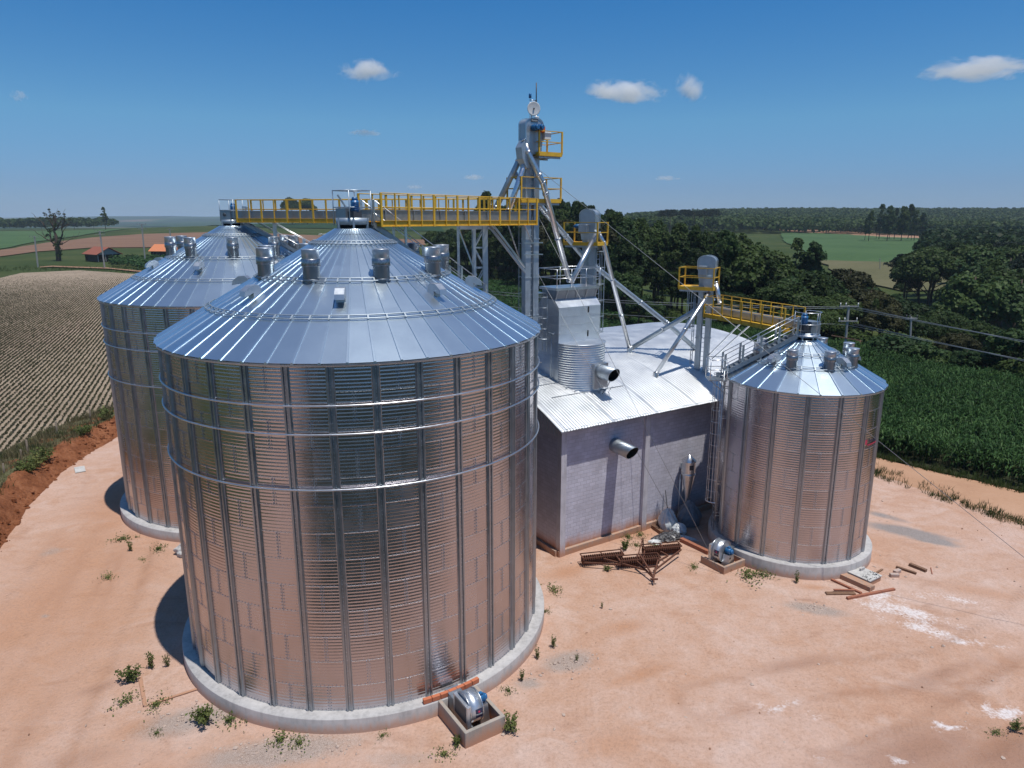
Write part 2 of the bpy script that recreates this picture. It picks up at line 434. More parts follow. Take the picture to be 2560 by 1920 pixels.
# ------------------------------------------------------------------ ground material helpers
def groundmat(name, cols, scale, rough=0.95, bscale=8.0, bstr=0.5, bdist=0.04, fine=18.0, finev=0.3, stretch=None):
    m, t, b = nt(name)
    pos = geopos(t)
    v = scaled(t, pos, stretch) if stretch else pos
    n1 = noise(t, scale, 7, 0.62, v); n2 = noise(t, fine, 4, 0.6, pos)
    f = math_(t, 'ADD', math_(t, 'MULTIPLY', n1.outputs[0], 1 - finev), math_(t, 'MULTIPLY', n2.outputs[0], finev))
    L(t, ramp(t, f, [(0.30 + 0.4 * i / (len(cols) - 1), c) for i, c in enumerate(cols)]).outputs[0], b.inputs['Base Color'])
    b.inputs['Roughness'].default_value = rough; b.inputs['Specular IOR Level'].default_value = 0.15
    if bstr: bump(t, b, noise(t, bscale, 6, 0.65, pos).outputs[0], bstr, bdist)
    return m
M['meadow'] = groundmat("meadow_green", [(0.030, 0.046, 0.014), (0.050, 0.072, 0.020), (0.085, 0.095, 0.035)], 0.03, fine=1.2, bscale=1.5, bdist=0.25)
M['farmsoil'] = groundmat("bare_field_soil", [(0.15, 0.085, 0.055), (0.19, 0.112, 0.072), (0.23, 0.14, 0.09)], 0.02, fine=0.8, bscale=1.0, bdist=0.2, stretch=(1, 3, 1))
M['farmsoil_red'] = groundmat("reddish_field_soil", [(0.26, 0.145, 0.09), (0.34, 0.20, 0.13)], 0.02, fine=0.5, bscale=1.0, bdist=0.2)
M['cropfar'] = groundmat("distant_green_crop", [(0.042, 0.08, 0.03), (0.058, 0.108, 0.04), (0.08, 0.13, 0.052)], 0.02, fine=0.35, finev=0.4, bscale=0.8, bdist=0.5)
M['cropdark'] = groundmat("distant_maize", [(0.016, 0.038, 0.014), (0.026, 0.058, 0.020)], 0.05, fine=0.6, bscale=0.7, bdist=0.8)
M['dryfield'] = groundmat("dry_pasture", [(0.085, 0.088, 0.042), (0.12, 0.115, 0.058), (0.15, 0.135, 0.075)], 0.03, fine=0.6, bscale=1.0, bdist=0.4)
M['rowsoil'] = groundmat("stubble_field_soil", [(0.22, 0.17, 0.122), (0.295, 0.232, 0.168), (0.36, 0.29, 0.215)], 0.09, fine=3.0, finev=0.45, bscale=5.0, bdist=0.08)
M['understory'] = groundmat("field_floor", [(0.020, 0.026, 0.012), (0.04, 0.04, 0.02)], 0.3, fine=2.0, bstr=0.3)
M['road'] = groundmat("dirt_road_surface", [(0.36, 0.205, 0.125), (0.43, 0.255, 0.16), (0.48, 0.30, 0.20)], 0.25, fine=6.0, bscale=6.0, bstr=0.5, bdist=0.05)
M['bank'] = groundmat("red_earth", [(0.10, 0.035, 0.015), (0.23, 0.085, 0.038), (0.36, 0.16, 0.08)], 1.2, fine=6.0, finev=0.4, bscale=5.0, bstr=1.0, bdist=0.15)
M['farhill'] = groundmat("far_hill_land", [(0.020, 0.034, 0.016), (0.035, 0.052, 0.024), (0.10, 0.09, 0.05)], 0.004, fine=0.02, finev=0.3, bstr=0)

def yardmat():
    m, t, b = nt("trodden_earth")
    pos = geopos(t)
    n0 = noise(t, 0.16, 7, 0.62, pos, 0.4); n1 = noise(t, 1.1, 6, 0.65, pos); n2 = noise(t, 9.0, 5, 0.65, pos); n3 = noise(t, 46, 3, 0.6, pos)
    f = math_(t, 'ADD', math_(t, 'MULTIPLY', n0.outputs[0], 0.62), math_(t, 'MULTIPLY', n1.outputs[0], 0.38))
    c = ramp(t, f, [(0.30, (0.43, 0.24, 0.155)), (0.44, (0.48, 0.30, 0.215)), (0.56, (0.52, 0.355, 0.28)), (0.70, (0.545, 0.40, 0.34))]).outputs[0]
    n5 = noise(t, 0.42, 6, 0.6, pos, 0.8)
    c = mixc(t, ramp(t, n5.outputs[0], [(0.52, (0, 0, 0)), (0.70, (0.55,) * 3)]).outputs[0], c, (0.58, 0.445, 0.385))
    n6 = noise(t, 0.30, 6, 0.62, scaled(t, pos, (1.0, 2.2, 1)), 0.6)
    c = mixc(t, ramp(t, n6.outputs[0], [(0.56, (0, 0, 0)), (0.72, (0.55,) * 3)]).outputs[0], c, (0.345, 0.19, 0.125))
    def A(n):
        a = t.nodes.new("ShaderNodeAttribute"); a.attribute_name = n; return a.outputs['Fac']
    brk = math_(t, 'ADD', math_(t, 'MULTIPLY', n1.outputs[0], 0.5), math_(t, 'MULTIPLY', n2.outputs[0], 0.5))
    def k(att, lo, hi, amt, gain=1.0, amp=1.0):        # attribute broken up by noise
        s_ = math_(t, 'ADD', math_(t, 'MULTIPLY', att, gain), math_(t, 'MULTIPLY', math_(t, 'SUBTRACT', brk, 0.5), amp))
        r = t.nodes.new("ShaderNodeMapRange"); r.inputs[1].default_value = lo; r.inputs[2].default_value = hi; r.inputs[4].default_value = amt
        L(t, s_, r.inputs[0]); return r.outputs[0]
    c = mixc(t, k(A("warm"), 0.25, 1.0, 0.85), c, (0.43, 0.225, 0.13))
    c = mixc(t, k(A("brown"), 0.25, 1.0, 0.75), c, (0.285, 0.155, 0.105))
    c = mixc(t, k(A("gravel"), 0.3, 0.75, 0.8), c, ramp(t, n3.outputs[0], [(0.35, (0.20, 0.16, 0.14)), (0.65, (0.46, 0.40, 0.36))]).outputs[0])
    c = mixc(t, k(A("grey"), 0.3, 0.7, 0.85), c, ramp(t, n3.outputs[0], [(0.35, (0.16, 0.155, 0.155)), (0.65, (0.32, 0.30, 0.29))]).outputs[0])
    c = mixc(t, k(A("lime"), 0.52, 1.05, 0.9, amp=3.2), c, (0.68, 0.63, 0.62))
    rt_ = math_(t, 'MULTIPLY', A("rut"), ramp(t, n2.outputs[0], [(0.36, (0.25,) * 3), (0.60, (1.25,) * 3)]).outputs[0])
    c = mixc(t, math_(t, 'MULTIPLY', rt_, 0.42, True), c, (0.27, 0.135, 0.08))
    c = mixc(t, 0.8, c, mixc(t, 1.0, c, ramp(t, math_(t, 'ADD', math_(t, 'MULTIPLY', n2.outputs[0], 0.6), math_(t, 'MULTIPLY', n3.outputs[0], 0.4)), [(0.32, (0.66, 0.64, 0.63)), (0.47, (0.98, 0.98, 0.98)), (0.64, (1.14, 1.14, 1.15))]).outputs[0], 'MULTIPLY'))
    tl = math_(t, 'ADD', A("tlen"), math_(t, 'MULTIPLY', math_(t, 'ABSOLUTE', A("tlat")), 1.1))
    wv = math_(t, 'ADD', math_(t, 'MULTIPLY', math_(t, 'SINE', math_(t, 'MULTIPLY', tl, 21.0)), 0.5), 0.5)
    tread = math_(t, 'MULTIPLY', math_(t, 'MULTIPLY', A("tmask"), wv), ramp(t, n1.outputs[0], [(0.38, (0, 0, 0)), (0.6, (1, 1, 1))]).outputs[0])
    c = mixc(t, math_(t, 'MULTIPLY', tread, 0.26), c, (0.27, 0.155, 0.10))
    spk = ramp(t, n3.outputs[0], [(0.27, (1, 1, 1)), (0.33, (0, 0, 0))]).outputs[0]
    c = mixc(t, math_(t, 'MULTIPLY', spk, 0.5), c, (0.20, 0.11, 0.07))
    L(t, c, b.inputs['Base Color'])
    b.inputs['Roughness'].default_value = 0.95; b.inputs['Specular IOR Level'].default_value = 0.15
    h = math_(t, 'ADD', math_(t, 'MULTIPLY', n1.outputs[0], 1.0), math_(t, 'ADD', math_(t, 'MULTIPLY', n2.outputs[0], 0.5), math_(t, 'MULTIPLY', n3.outputs[0], 0.16)))
    h = math_(t, 'ADD', h, math_(t, 'MULTIPLY', tread, -0.35))
    bump(t, b, h, 0.95, 0.085)
    return m
M['yard'] = yardmat()
M['duskcrop'] = groundmat("dark_low_crop", [(0.013, 0.020, 0.016), (0.022, 0.032, 0.024)], 0.05, fine=0.6, bscale=0.7, bdist=0.6)

# ------------------------------------------------------------------ the land
def grid_axis(lo, hi, near, step0, grow):
    a = [0.0]
    while a[-1] < hi: a.append(a[-1] + max(step0, grow * max(0, a[-1] - near)))
    b = [0.0]
    while b[-1] > lo: b.append(b[-1] - max(step0, grow * max(0, -b[-1] - near)))
    return np.array(sorted(set(b[1:] + a)))
gx = grid_axis(-9000, 9000, 400, 8.0, 0.04); gy = grid_axis(-700, 16000, 1100, 8.0, 0.05)
X, Y = np.meshgrid(gx, gy)
Z = terr(X, Y) - 0.17
nx, ny = len(gx), len(gy)
idx = np.arange(nx * ny).reshape(ny, nx)
F4 = np.stack([idx[:-1, :-1], idx[:-1, 1:], idx[1:, 1:], idx[1:, :-1]], -1).reshape(-1, 4)
def groundbase():
    m, t, b = nt("open_land")
    pos = geopos(t); sy = t.nodes.new("ShaderNodeSeparateXYZ"); L(t, pos, sy.inputs[0])
    n1 = noise(t, 0.03, 7, 0.6, pos); n2 = noise(t, 0.9, 4, 0.6, pos)
    near = ramp(t, math_(t, 'ADD', math_(t, 'MULTIPLY', n1.outputs[0], 0.6), math_(t, 'MULTIPLY', n2.outputs[0], 0.4)),
                [(0.32, (0.026, 0.045, 0.014)), (0.5, (0.046, 0.066, 0.019)), (0.68, (0.085, 0.088, 0.034))]).outputs[0]
    patch = noise(t, 0.0016, 4, 0.5, scaled(t, pos, (1, 0.45, 1)))
    far = ramp(t, patch.outputs[0], [(0.38, (0.014, 0.026, 0.014)), (0.52, (0.022, 0.042, 0.02)), (0.585, (0.03, 0.07, 0.03)), (0.63, (0.15, 0.10, 0.07)), (0.70, (0.02, 0.036, 0.018))]).outputs[0]
    kf = t.nodes.new("ShaderNodeMapRange"); kf.inputs[1].default_value = 1000; kf.inputs[2].default_value = 1500; L(t, sy.outputs[1], kf.inputs[0])
    L(t, mixc(t, kf.outputs[0], near, far), b.inputs['Base Color'])
    b.inputs['Roughness'].default_value = 1.0; b.inputs['Specular IOR Level'].default_value = 0.1
    bump(t, b, noise(t, 0.8, 5, 0.6, pos).outputs[0], 0.5, 0.3)
    return m
o = np_mesh("ground", np.stack([X, Y, Z], -1).reshape(-1, 3), F4, groundbase(), True)
tag(o, kind='structure')

def dens(poly, step, jit=0.0, closed=True):
    out = []; n = len(poly)
    for i in range(n if closed else n - 1):
        a = Vector(poly[i][:2]); b2 = Vector(poly[(i + 1) % n][:2]); k = max(1, int((b2 - a).length / step))
        nrm = Vector((-(b2 - a).y, (b2 - a).x)).normalized()
        for j in range(k):
            q = a.lerp(b2, j / k)
            if jit and j: q = q + nrm * random.uniform(-jit, jit)
            out.append((q.x, q.y))
    return out
def sheet(name, poly, mat, level=1, step=6.0, jit=0.3, zf=None, kind='structure', smooth=True):
    bd = dens(poly, step, jit); xs = [p[0] for p in bd]; ys = [p[1] for p in bd]
    X, Y = np.meshgrid(np.arange(min(xs) + step / 2, max(xs), step), np.arange(min(ys) + step / 2, max(ys), step))
    X = X.ravel() + RNG.uniform(-.2, .2, X.size) * step; Y = Y.ravel() + RNG.uniform(-.2, .2, Y.size) * step
    k = inside(X, Y, bd); X, Y = X[k], Y[k]
    k = seg_dist(X, Y, bd + bd[:1]) > step * 0.35; X, Y = X[k], Y[k]
    vs = [Vector(p) for p in bd] + [Vector((a, c)) for a, c in zip(X, Y)]
    r = delaunay_2d_cdt(vs, [(i, (i + 1) % len(bd)) for i in range(len(bd))], [], 1, 1e-5)
    px = np.array([q.x for q in r[0]]); py = np.array([q.y for q in r[0]])
    dist = np.hypot(px, py)
    z = (zf(px, py) if zf else 0) + terr(px, py) + 0.004 * level + np.maximum(0, dist - 120) * 0.00035 * level
    o = np_mesh(name, np.stack([px, py, z], -1), np.array([tuple(f) for f in r[2]]), mat, smooth)
    return tag(o, kind=kind)

def GT(x, y):                                             # first hit of that pixel's ray with the terrain
    d = ray(x, y); ts = np.geomspace(15, 20000, 6000)
    px, py, pz = d.x * ts, d.y * ts, CAMH + d.z * ts
    k = np.argmax(pz < terr(px, py)); return (float(px[k]), float(py[k]))
def PG(*pts): return [GT(*p) for p in pts]

# ---- yard
YARD = [(-34, -24), (-29, 5), (-27.2, 24), (-27.0, 33.7), (-29.9, 40.1), (-31.7, 46.5), (-32.3, 55), (-30, 64), (-22, 71), (0, 74), (16, 68),
        (22.6, 53), (26.0, 45.6), (28.5, 40.6), (30.2, 37.4), (35.2, 29.8), (42.5, 18.6), (40, 11), (28, 7), (17, 10.5), (10, 13.5), (-9, 13.5), (-13, 10), (-16, 0), (-17, -24)]
RUTS = [  # wheel tracks (centre lines), each gets two ruts
    [(-14.5, 6), (-16.8, 18), (-19.0, 27), (-21.5, 34), (-24.3, 41), (-26.5, 49), (-27, 58), (-22, 67)],
    [(-12.5, 6), (-15.0, 18), (-17.6, 27), (-20.3, 35), (-23.2, 42), (-25.0, 50), (-24.6, 58)],
    [(-18.5, 10), (-20.5, 22), (-22.5, 30), (-25, 38), (-27.8, 45)],
    [(-1, 14.6), (8, 17.5), (14, 20.0), (20, 23.2), (27, 28.5), (33, 31)],
    [(4, 14.0), (10, 16.0), (16, 18.6), (22, 21.8), (30, 27.0)],
    [(9, 13.5), (15, 15.6), (21, 18.3), (28, 22.5)],
    [(7, 22), (12, 23.4), (17, 24), (22, 27.0), (28, 32)],
    [(-4, 10), (4, 12), (12, 13)],
]
def blob(X, Y, pts):
    r = np.zeros_like(X)
    for x, y, rx, ry, rot, a in pts:
        c, s = math.cos(R(rot)), math.sin(R(rot)); dx, dy = X - x, Y - y
        q = ((c * dx + s * dy) / rx) ** 2 + ((-s * dx + c * dy) / ry) ** 2
        r = np.maximum(r, a * np.exp(-q))
    return r
def gb(px, py, rx, ry, rot, a):
    g = Gd(px, py); return (g.x, g.y, rx, ry, rot, a)
def yardz(x, y):
    r = np.zeros_like(x)
    for line in RUTS:
        d = seg_dist(x, y, line)
        r -= 0.045 * np.exp(-((d - 0.95) / 0.22) ** 2) * (0.4 + 0.9 * vn(x * .35, y * .35))
        r += 0.03 * np.exp(-((d - 0.55) / 0.25) ** 2) * vn(x * .5, y * .5)
    r = np.maximum(r, -0.06)
    r += 0.10 * (fbm(x * .16, y * .16, 3) - 0.5) + 0.035 * (fbm(x * 1.3, y * 1.3, 3) - 0.5)
    near = np.minimum(np.hypot(x + 6.2, y - 27.97), np.minimum(np.hypot(x + 16.47, y - 42.27), np.hypot(x - 14.8, y - 34.8) + 3.5)) - 7.6
    return r * (0.35 + 0.65 * sstep(0.2, 3, near))
bd = dens(YARD, 0.5, 0.06); xs = [p[0] for p in bd]; ys = [p[1] for p in bd]
GX, GY = np.meshgrid(np.arange(min(xs), max(xs), 0.26), np.arange(min(ys), max(ys), 0.26))
GX, GY = GX.ravel(), GY.ravel()
far_ = (GY > 48) | (GY < 10) | (GX > 34)
keep = inside(GX, GY, bd) & (~far_ | ((np.round(GX / 0.26) % 3 == 0) & (np.round(GY / 0.26) % 3 == 0)))
GX, GY = GX[keep] + RNG.uniform(-.08, .08, keep.sum()), GY[keep] + RNG.uniform(-.08, .08, keep.sum())
k = seg_dist(GX, GY, bd + bd[:1]) > 0.16; GX, GY = GX[k], GY[k]
r = delaunay_2d_cdt([Vector(p) for p in bd] + [Vector((a, b)) for a, b in zip(GX, GY)], [(i, (i + 1) % len(bd)) for i in range(len(bd))], [], 1, 1e-5)
px = np.array([q.x for q in r[0]]); py = np.array([q.y for q in r[0]])
yard = np_mesh("dirt_yard", np.stack([px, py, yardz(px, py) + 0.03], -1), np.array([tuple(f) for f in r[2]]), M['yard'], True)
tag(yard, kind='structure')
rut = np.zeros_like(px)
for line in RUTS: rut = np.maximum(rut, np.exp(-((seg_dist(px, py, line) - 0.95) / 0.17) ** 2) * (np.clip(2.2 * fbm(px * .22 + 9, py * .22, 2) - .55, 0, 1.2)))
vattr(yard, "rut", rut)
bestd = np.full_like(px, 1e9); second = np.full_like(px, 1e9); tl = np.zeros_like(px); tlat = np.zeros_like(px)
for line in RUTS:
    acc = 0.0; ld = np.full_like(px, 1e9); lt = np.zeros_like(px); ll = np.zeros_like(px)
    for (x0, y0), (x1, y1) in zip(line[:-1], line[1:]):
        dx, dy = x1 - x0, y1 - y0; ln = math.hypot(dx, dy); tt = ((px - x0) * dx + (py - y0) * dy) / ln; lat = ((px - x0) * -dy + (py - y0) * dx) / ln
        dd = np.abs(np.abs(lat) - .95) + 10 * np.maximum(0, np.maximum(-tt, tt - ln)); k = dd < ld
        ld[k] = dd[k]; lt[k] = acc + tt[k]; ll[k] = (np.abs(lat) - .95)[k]; acc += ln
    k = ld < bestd; second = np.where(k, bestd, np.minimum(second, ld)); bestd[k] = ld[k]; tl[k] = lt[k]; tlat[k] = ll[k]
vattr(yard, "tlen", tl); vattr(yard, "tlat", tlat); vattr(yard, "tmask", np.clip(1.25 - bestd / .30, 0, 1) * sstep(.55, .9, second) * np.clip(3.0 * fbm(px * .13 + 4, py * .13, 2) - .95, 0, 1))
vattr(yard, "lime", blob(px, py, [gb(2250, 1530, 2.3, .75, -28, 1.0), gb(2320, 1575, 1.9, .55, -28, .95), gb(2390, 1500, 1.5, .5, -30, .75), gb(2200, 1490, 1.2, .7, 0, .85), gb(2300, 1490, 1.0, .5, -20, .7), gb(2420, 1610, 1.5, .22, -12, .95),
        gb(1950, 1770, .9, .22, 25, .95), gb(2040, 1790, .6, .3, -40, .7), gb(2520, 1785, .9, .28, 15, 1.25), gb(2470, 1775, .5, .24, 60, 1.2), gb(2380, 1822, .65, .17, 8, 1.25), gb(2345, 1810, .25, .12, 0, 1.1), gb(2245, 1903, .4, .22, -20, 1.2), gb(2040, 1900, .4, .16, 10, .9), gb(1905, 1766, .35, .3, 0, .8), gb(2440, 1510, .4, .2, 0, .7)]))
vattr(yard, "grey", blob(px, py, [gb(2270, 1330, 2.3, .75, -32, 1.1), gb(2330, 1352, 1.5, .5, -30, 1.0), gb(2210, 1290, 1.6, .45, -42, .8)]))
vattr(yard, "gravel", blob(px, py, [gb(480, 1800, 2.1, .8, 20, .95), gb(700, 1880, 3.0, .8, 12, 1.0), gb(400, 1730, .8, .6, 0, .6), gb(1420, 1655, 1.2, .7, 20, 1.0), gb(1320, 1710, .7, .4, 0, .85), gb(2040, 1525, 1.4, .5, -20, 1.1), gb(1960, 1440, 1.6, .4, -15, .7), gb(1000, 1900, 1.5, .5, 0, .6), gb(130, 1380, .9, .7, 40, .6), gb(110, 1540, .2, .2, 0, .8)]))
vattr(yard, "warm", blob(px, py, [(-20, 30, 5, 14, 15, .75), (-11, 17, 6, 4, 0, .7), gb(330, 1250, 3.5, 6, 10, .95), gb(120, 1500, 3, 7, 12, .85), gb(1600, 1330, 5, 1.3, 30, .85), gb(1560, 1570, 1.4, .6, 20, .9), gb(1600, 1690, 1.6, .35, 25, .95), gb(360, 1820, 1.2, .7, 20, .95), gb(1420, 1430, 1.6, .8, 30, .9), gb(1300, 1240, 3, 3, 0, .8), gb(2040, 1470, 1.0, .3, -10, .9), gb(2450, 1480, 2.5, .7, -20, .7), gb(1530, 1860, 2, .8, 10, .6)]))
vattr(yard, "brown", blob(px, py, [gb(2300, 1880, 3.6, 1.1, 18, 1.0), gb(2540, 1900, 3, 1.5, 20, 1.0), gb(2330, 1560, 1.5, .3, -25, .7), gb(1990, 1660, 2.5, .5, 15, .7), gb(2350, 1690, 3, .4, 22, .8), gb(200, 1900, 2, .7, 20, .6), gb(250, 1720, 1.0, .4, 35, .8), gb(500, 1690, 1.3, .8, 30, .7), gb(1790, 1345, 1.3, .4, -35, .9), gb(2010, 1500, 1.2, .15, -20, .9)]))

# ---- road, verges, fields
ROAD = [(12, 70), (18, 58), (21.2, 51.2), (24.9, 45.2), (27.4, 40.2), (29.3, 36.9), (34.3, 29.2), (42, 18.2), (54, 6), (58, 12), (48.5, 24), (40, 34.4), (32.6, 42.0), (26.8, 48.6), (23.2, 53.5), (19, 61), (15, 72)]
sheet("dirt_road", ROAD, M['road'], 28, .8, 0.12, lambda x, y: -.105 * (1 - sstep(0.1, 1.1, seg_dist(x, y, ROAD + ROAD[:1]))))
FIELD = [(-78, 18), (-48, 22), (-36.2, 34), (-35.8, 45), (-36.6, 60), (-33, 76), (-40, 110), (-66, 165), (-98, 208), (-118, 222), (-145, 238), (-157, 226), (-136, 170), (-122, 120), (-104, 70)]
sheet("crop_field", [(-90, -120), (90, -120), (90, -4), (42, 4), (28, 6.5), (17, 10), (10, 13.0), (-9, 13.0), (-13.4, 9.6), (-16.5, -1), (-22, -24), (-90, -30)], M['duskcrop'], 30, 8.0, 0.5)
sheet("crop_field", FIELD, M['rowsoil'], 3, 5.0, 0.5)
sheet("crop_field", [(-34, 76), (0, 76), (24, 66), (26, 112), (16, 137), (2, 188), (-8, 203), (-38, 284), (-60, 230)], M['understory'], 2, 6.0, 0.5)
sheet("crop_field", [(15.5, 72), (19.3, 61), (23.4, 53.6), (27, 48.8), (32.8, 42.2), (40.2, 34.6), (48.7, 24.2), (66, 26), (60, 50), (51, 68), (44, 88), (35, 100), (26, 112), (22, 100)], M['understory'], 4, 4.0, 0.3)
sheet("farm_track", PG((100, 668.5), (130, 666), (200, 668.5), (270, 670.5), (330, 676), (380, 681), (380, 684.5), (330, 679), (270, 673), (200, 671), (130, 668.5), (100, 670)), M['farmsoil_red'], 4, 8.0, 0.4)
sheet("ploughed_field", PG((-60, 638), (0, 626), (114, 608), (228, 595), (354, 586), (532, 581), (700, 585), (940, 596), (1066, 600), (1066, 613), (900, 616), (700, 618), (380, 619), (228, 620), (89, 630), (0, 642), (-60, 655)), M['farmsoil'], 2, 20.0, 1.5)
sheet("green_field", PG((-60, 579), (0, 579), (160, 578), (330, 572), (228, 585), (114, 602), (0, 623), (-60, 633)), M['cropfar'], 2, 22.0, 2)
sheet("maize_field", PG((304, 568), (420, 557), (560, 553.5), (700, 553), (900, 555), (1100, 560), (1110, 580), (900, 574), (700, 570), (560, 567), (420, 567)), M['cropdark'], 2, 25.0, 2)
sheet("green_field", PG((1950, 583), (2050, 584), (2150, 588), (2306, 598), (2290, 628), (2390, 680), (2360, 712), (2280, 704), (2150, 690), (2040, 650), (1960, 605)), M['cropfar'], 3, 14.0, 1.5)
sheet("dry_pasture", PG((2040, 652), (2120, 655), (2250, 660), (2330, 668), (2400, 690), (2400, 725), (2260, 730), (2120, 700)), M['dryfield'], 6, 10.0, 1.5)
sheet("ploughed_field", PG((1890, 566), (1980, 570), (2100, 578), (2230, 587), (2320, 592), (2320, 597.5), (2230, 595), (2100, 587), (1980, 580), (1890, 573)), M['farmsoil_red'], 3, 16.0, 1)

# ---- eroded bank between yard and field
def ribbon(name, line, prof, mat, seed, step=0.35, amp=0.16):
    pts = dens(line, step, 0, False); vs = []; n = len(prof)
    for i, p in enumerate(pts):
        a = Vector(pts[max(i - 1, 0)]); b = Vector(pts[min(i + 1, len(pts) - 1)]); d = (b - a).normalized(); nrm = Vector((-d.y, d.x))
        for j, (o_, h) in enumerate(prof):
            e = 0 if j in (0, n - 1) else 1
            k1 = float(fbm(np.array([p[0] * 1.1 + j * .7 + seed]), np.array([p[1] * 1.1 + j * .9]), 3)[0]) - .5
            q = Vector(p) + nrm * (o_ + e * k1 * 0.7)
            vs.append((q.x, q.y, max(-0.03, h * (0.75 + 0.9 * (float(vn(np.array([p[0] * .35 + seed]), np.array([p[1] * .35]))[0]))) + e * k1 * amp * 2.2)))
    fs = [(i * n + j, (i + 1) * n + j, (i + 1) * n + j + 1, i * n + j + 1) for i in range(len(pts) - 1) for j in range(n - 1)]
    return tag(np_mesh(name, vs, fs, mat, True), kind='structure')
BANK = [(-27.0, 16), (-26.8, 26), (-26.9, 33.2), (-29.6, 39.9), (-31.3, 46.2), (-32.0, 54.6), (-30.2, 63), (-24, 71)]
ribbon("dirt_bank", BANK, [(-.3, -.02), (.15, .12), (.45, .38), (.75, .62), (1.05, .80), (1.4, .86), (1.9, .80), (2.6, .62), (3.6, .40), (4.8, .2), (6.2, -.03)], M['bank'], 4)
BANKTOP = [(-28.6, 18), (-28.6, 28), (-29.0, 33.6), (-31.6, 40.6), (-33.4, 46.6), (-34.3, 54.6), (-32.6, 64)]
ribbon("grass_verge", BANK, [(1.55, .80), (1.8, .90), (2.6, .68), (3.6, .45), (4.9, .25), (6.6, .02)], M['dryfield'], 4, amp=.1)

# ------------------------------------------------------------------ grain silos
def silo_wall(Rw, z0, courses, pitch, bays, off, seg, parent, nc=8):
    """corrugated ring wall in courses, bolted sheets with their own tone"""
    na = bays * seg; per = nc * 6; rows = courses * per
    zz = np.linspace(z0, z0 + courses * pitch, rows + 1)
    ph = (zz - z0) / (pitch / nc) * 2 * np.pi
    rr = Rw + 0.0034 * np.cos(ph) - 0.004 * (((zz - z0) / pitch) % 1)
    an = off + np.linspace(0, 2 * np.pi, na, endpoint=False)
    Z, A = np.meshgrid(zz, an, indexing='ij'); RR = np.repeat(rr[:, None], na, 1)
    V = np.stack([RR * np.sin(A), -RR * np.cos(A), Z], -1).reshape(-1, 3)
    i = np.arange(rows * na).reshape(rows, na)
    Fq = np.stack([i, np.roll(i, -1, 1), np.roll(i, -1, 1) + na, i + na], -1).reshape(-1, 4)
    o = np_mesh("wall", V, Fq, M['wall'], True); o.parent = parent
    r = np.random.default_rng(int(Rw * 100)); T = r.random((courses, bays * 2 + 2)).clip(0.05, .95)
    T = T * 0.75 + r.random((1, bays * 2 + 2)) * 0.25
    row = np.repeat(np.arange(rows) // per, na); colm = np.tile(np.arange(na), rows)
    sh = ((colm + (row % 2) * seg + seg // 2) // (2 * seg)) % (bays * 2)
    fattr(o, "tint", T[row, sh])
    return o
def cyl_box(mb, Rr, az, z, w, h, t):
    m = Matrix.Rotation(az, 4, 'Z') @ Matrix.Translation((0, -Rr, z)); return mb.box((0, 0, 0), (w, t, h), M4=m)

def make_stiffener(z0, z1):
    prof = [(-.135, 0), (-.115, -.012), (-.10, -.075), (-.045, -.075), (-.03, -.03), (.03, -.03), (.045, -.075), (.10, -.075), (.115, -.012), (.135, 0), (.135, .012), (-.135, .012)]
    return MB().prism(prof, 'z', z0, z1)
def roof_mesh(parent, Re, ze, rt, npan, off, slope, joints):
    """flat sheets between raised ribs; each sheet has its own tone"""
    mb_v, mb_f, tn = [], [], []
    rr = np.random.default_rng(npan + int(ze))
    rad = [Re] + joints + [rt]
    for k in range(npan):
        a0 = off + 2 * math.pi * k / npan; a1 = off + 2 * math.pi * (k + 1) / npan
        for j in range(len(rad) - 1):
            r0, r1 = rad[j], rad[j + 1]; t = rr.random(); o = len(mb_v)
            lap = 0.012 * (len(rad) - j)
            for r, dz in ((r0, lap), (r1, lap)):
                for a in (a0, a1): mb_v.append((r * math.sin(a), -r * math.cos(a), ze + slope * (Re - r) + dz + rr.uniform(-.004, .004)))
            mb_f.append((o, o + 1, o + 3, o + 2)); tn.append(t)
    # ribs: trapezoid section along each panel joint
    for k in range(npan):
        a = off + 2 * math.pi * k / npan; d = Vector((math.sin(a), -math.cos(a), 0)); s = Vector((math.cos(a), math.sin(a), 0))
        o = len(mb_v)
        for r in (Re + 0.015, rt):
            w = 0.055 if r > 1.2 else 0.035
            base = d * r + Vector((0, 0, ze + slope * (Re - r) + 0.01))
            for x, h in ((-w, 0), (-w * .6, .075), (w * .6, .075), (w, 0)): mb_v.append(tuple(base + s * x + Vector((0, 0, h))))
        mb_f += [(o, o + 1, o + 5, o + 4), (o + 1, o + 2, o + 6, o + 5), (o + 2, o + 3, o + 7, o + 6), (o, o + 3, o + 2, o + 1)]; tn += [.5, .5, .5, .2]
    o = np_mesh("roof", mb_v, mb_f, M['roofsheet'], False); o.parent = parent
    fattr(o, "tint", tn); return o
def roof_ring(Re, ze, slope, r, npan, off, double=True):
    mb = MB()
    for rr_, dz in ((r, .12), (r - .16, .12)) if double else ((r, .10),):
        z = ze + slope * (Re - rr_) + dz
        pts = [(rr_ * math.sin(a), -rr_ * math.cos(a), z) for a in np.linspace(0, 2 * math.pi, 97)]
        mb.tube(pts, .022, 5, False)
    for k in range(npan):
        a = off + 2 * math.pi * k / npan
        mb.box((0, 0, 0), (.05, .24, .10), M4=Matrix.Rotation(a, 4, 'Z') @ Matrix.Translation((0, -(r - .08), ze + slope * (Re - r + .08) + .085)) @ Matrix.Rotation(math.atan(slope), 4, 'X'))
    return mb
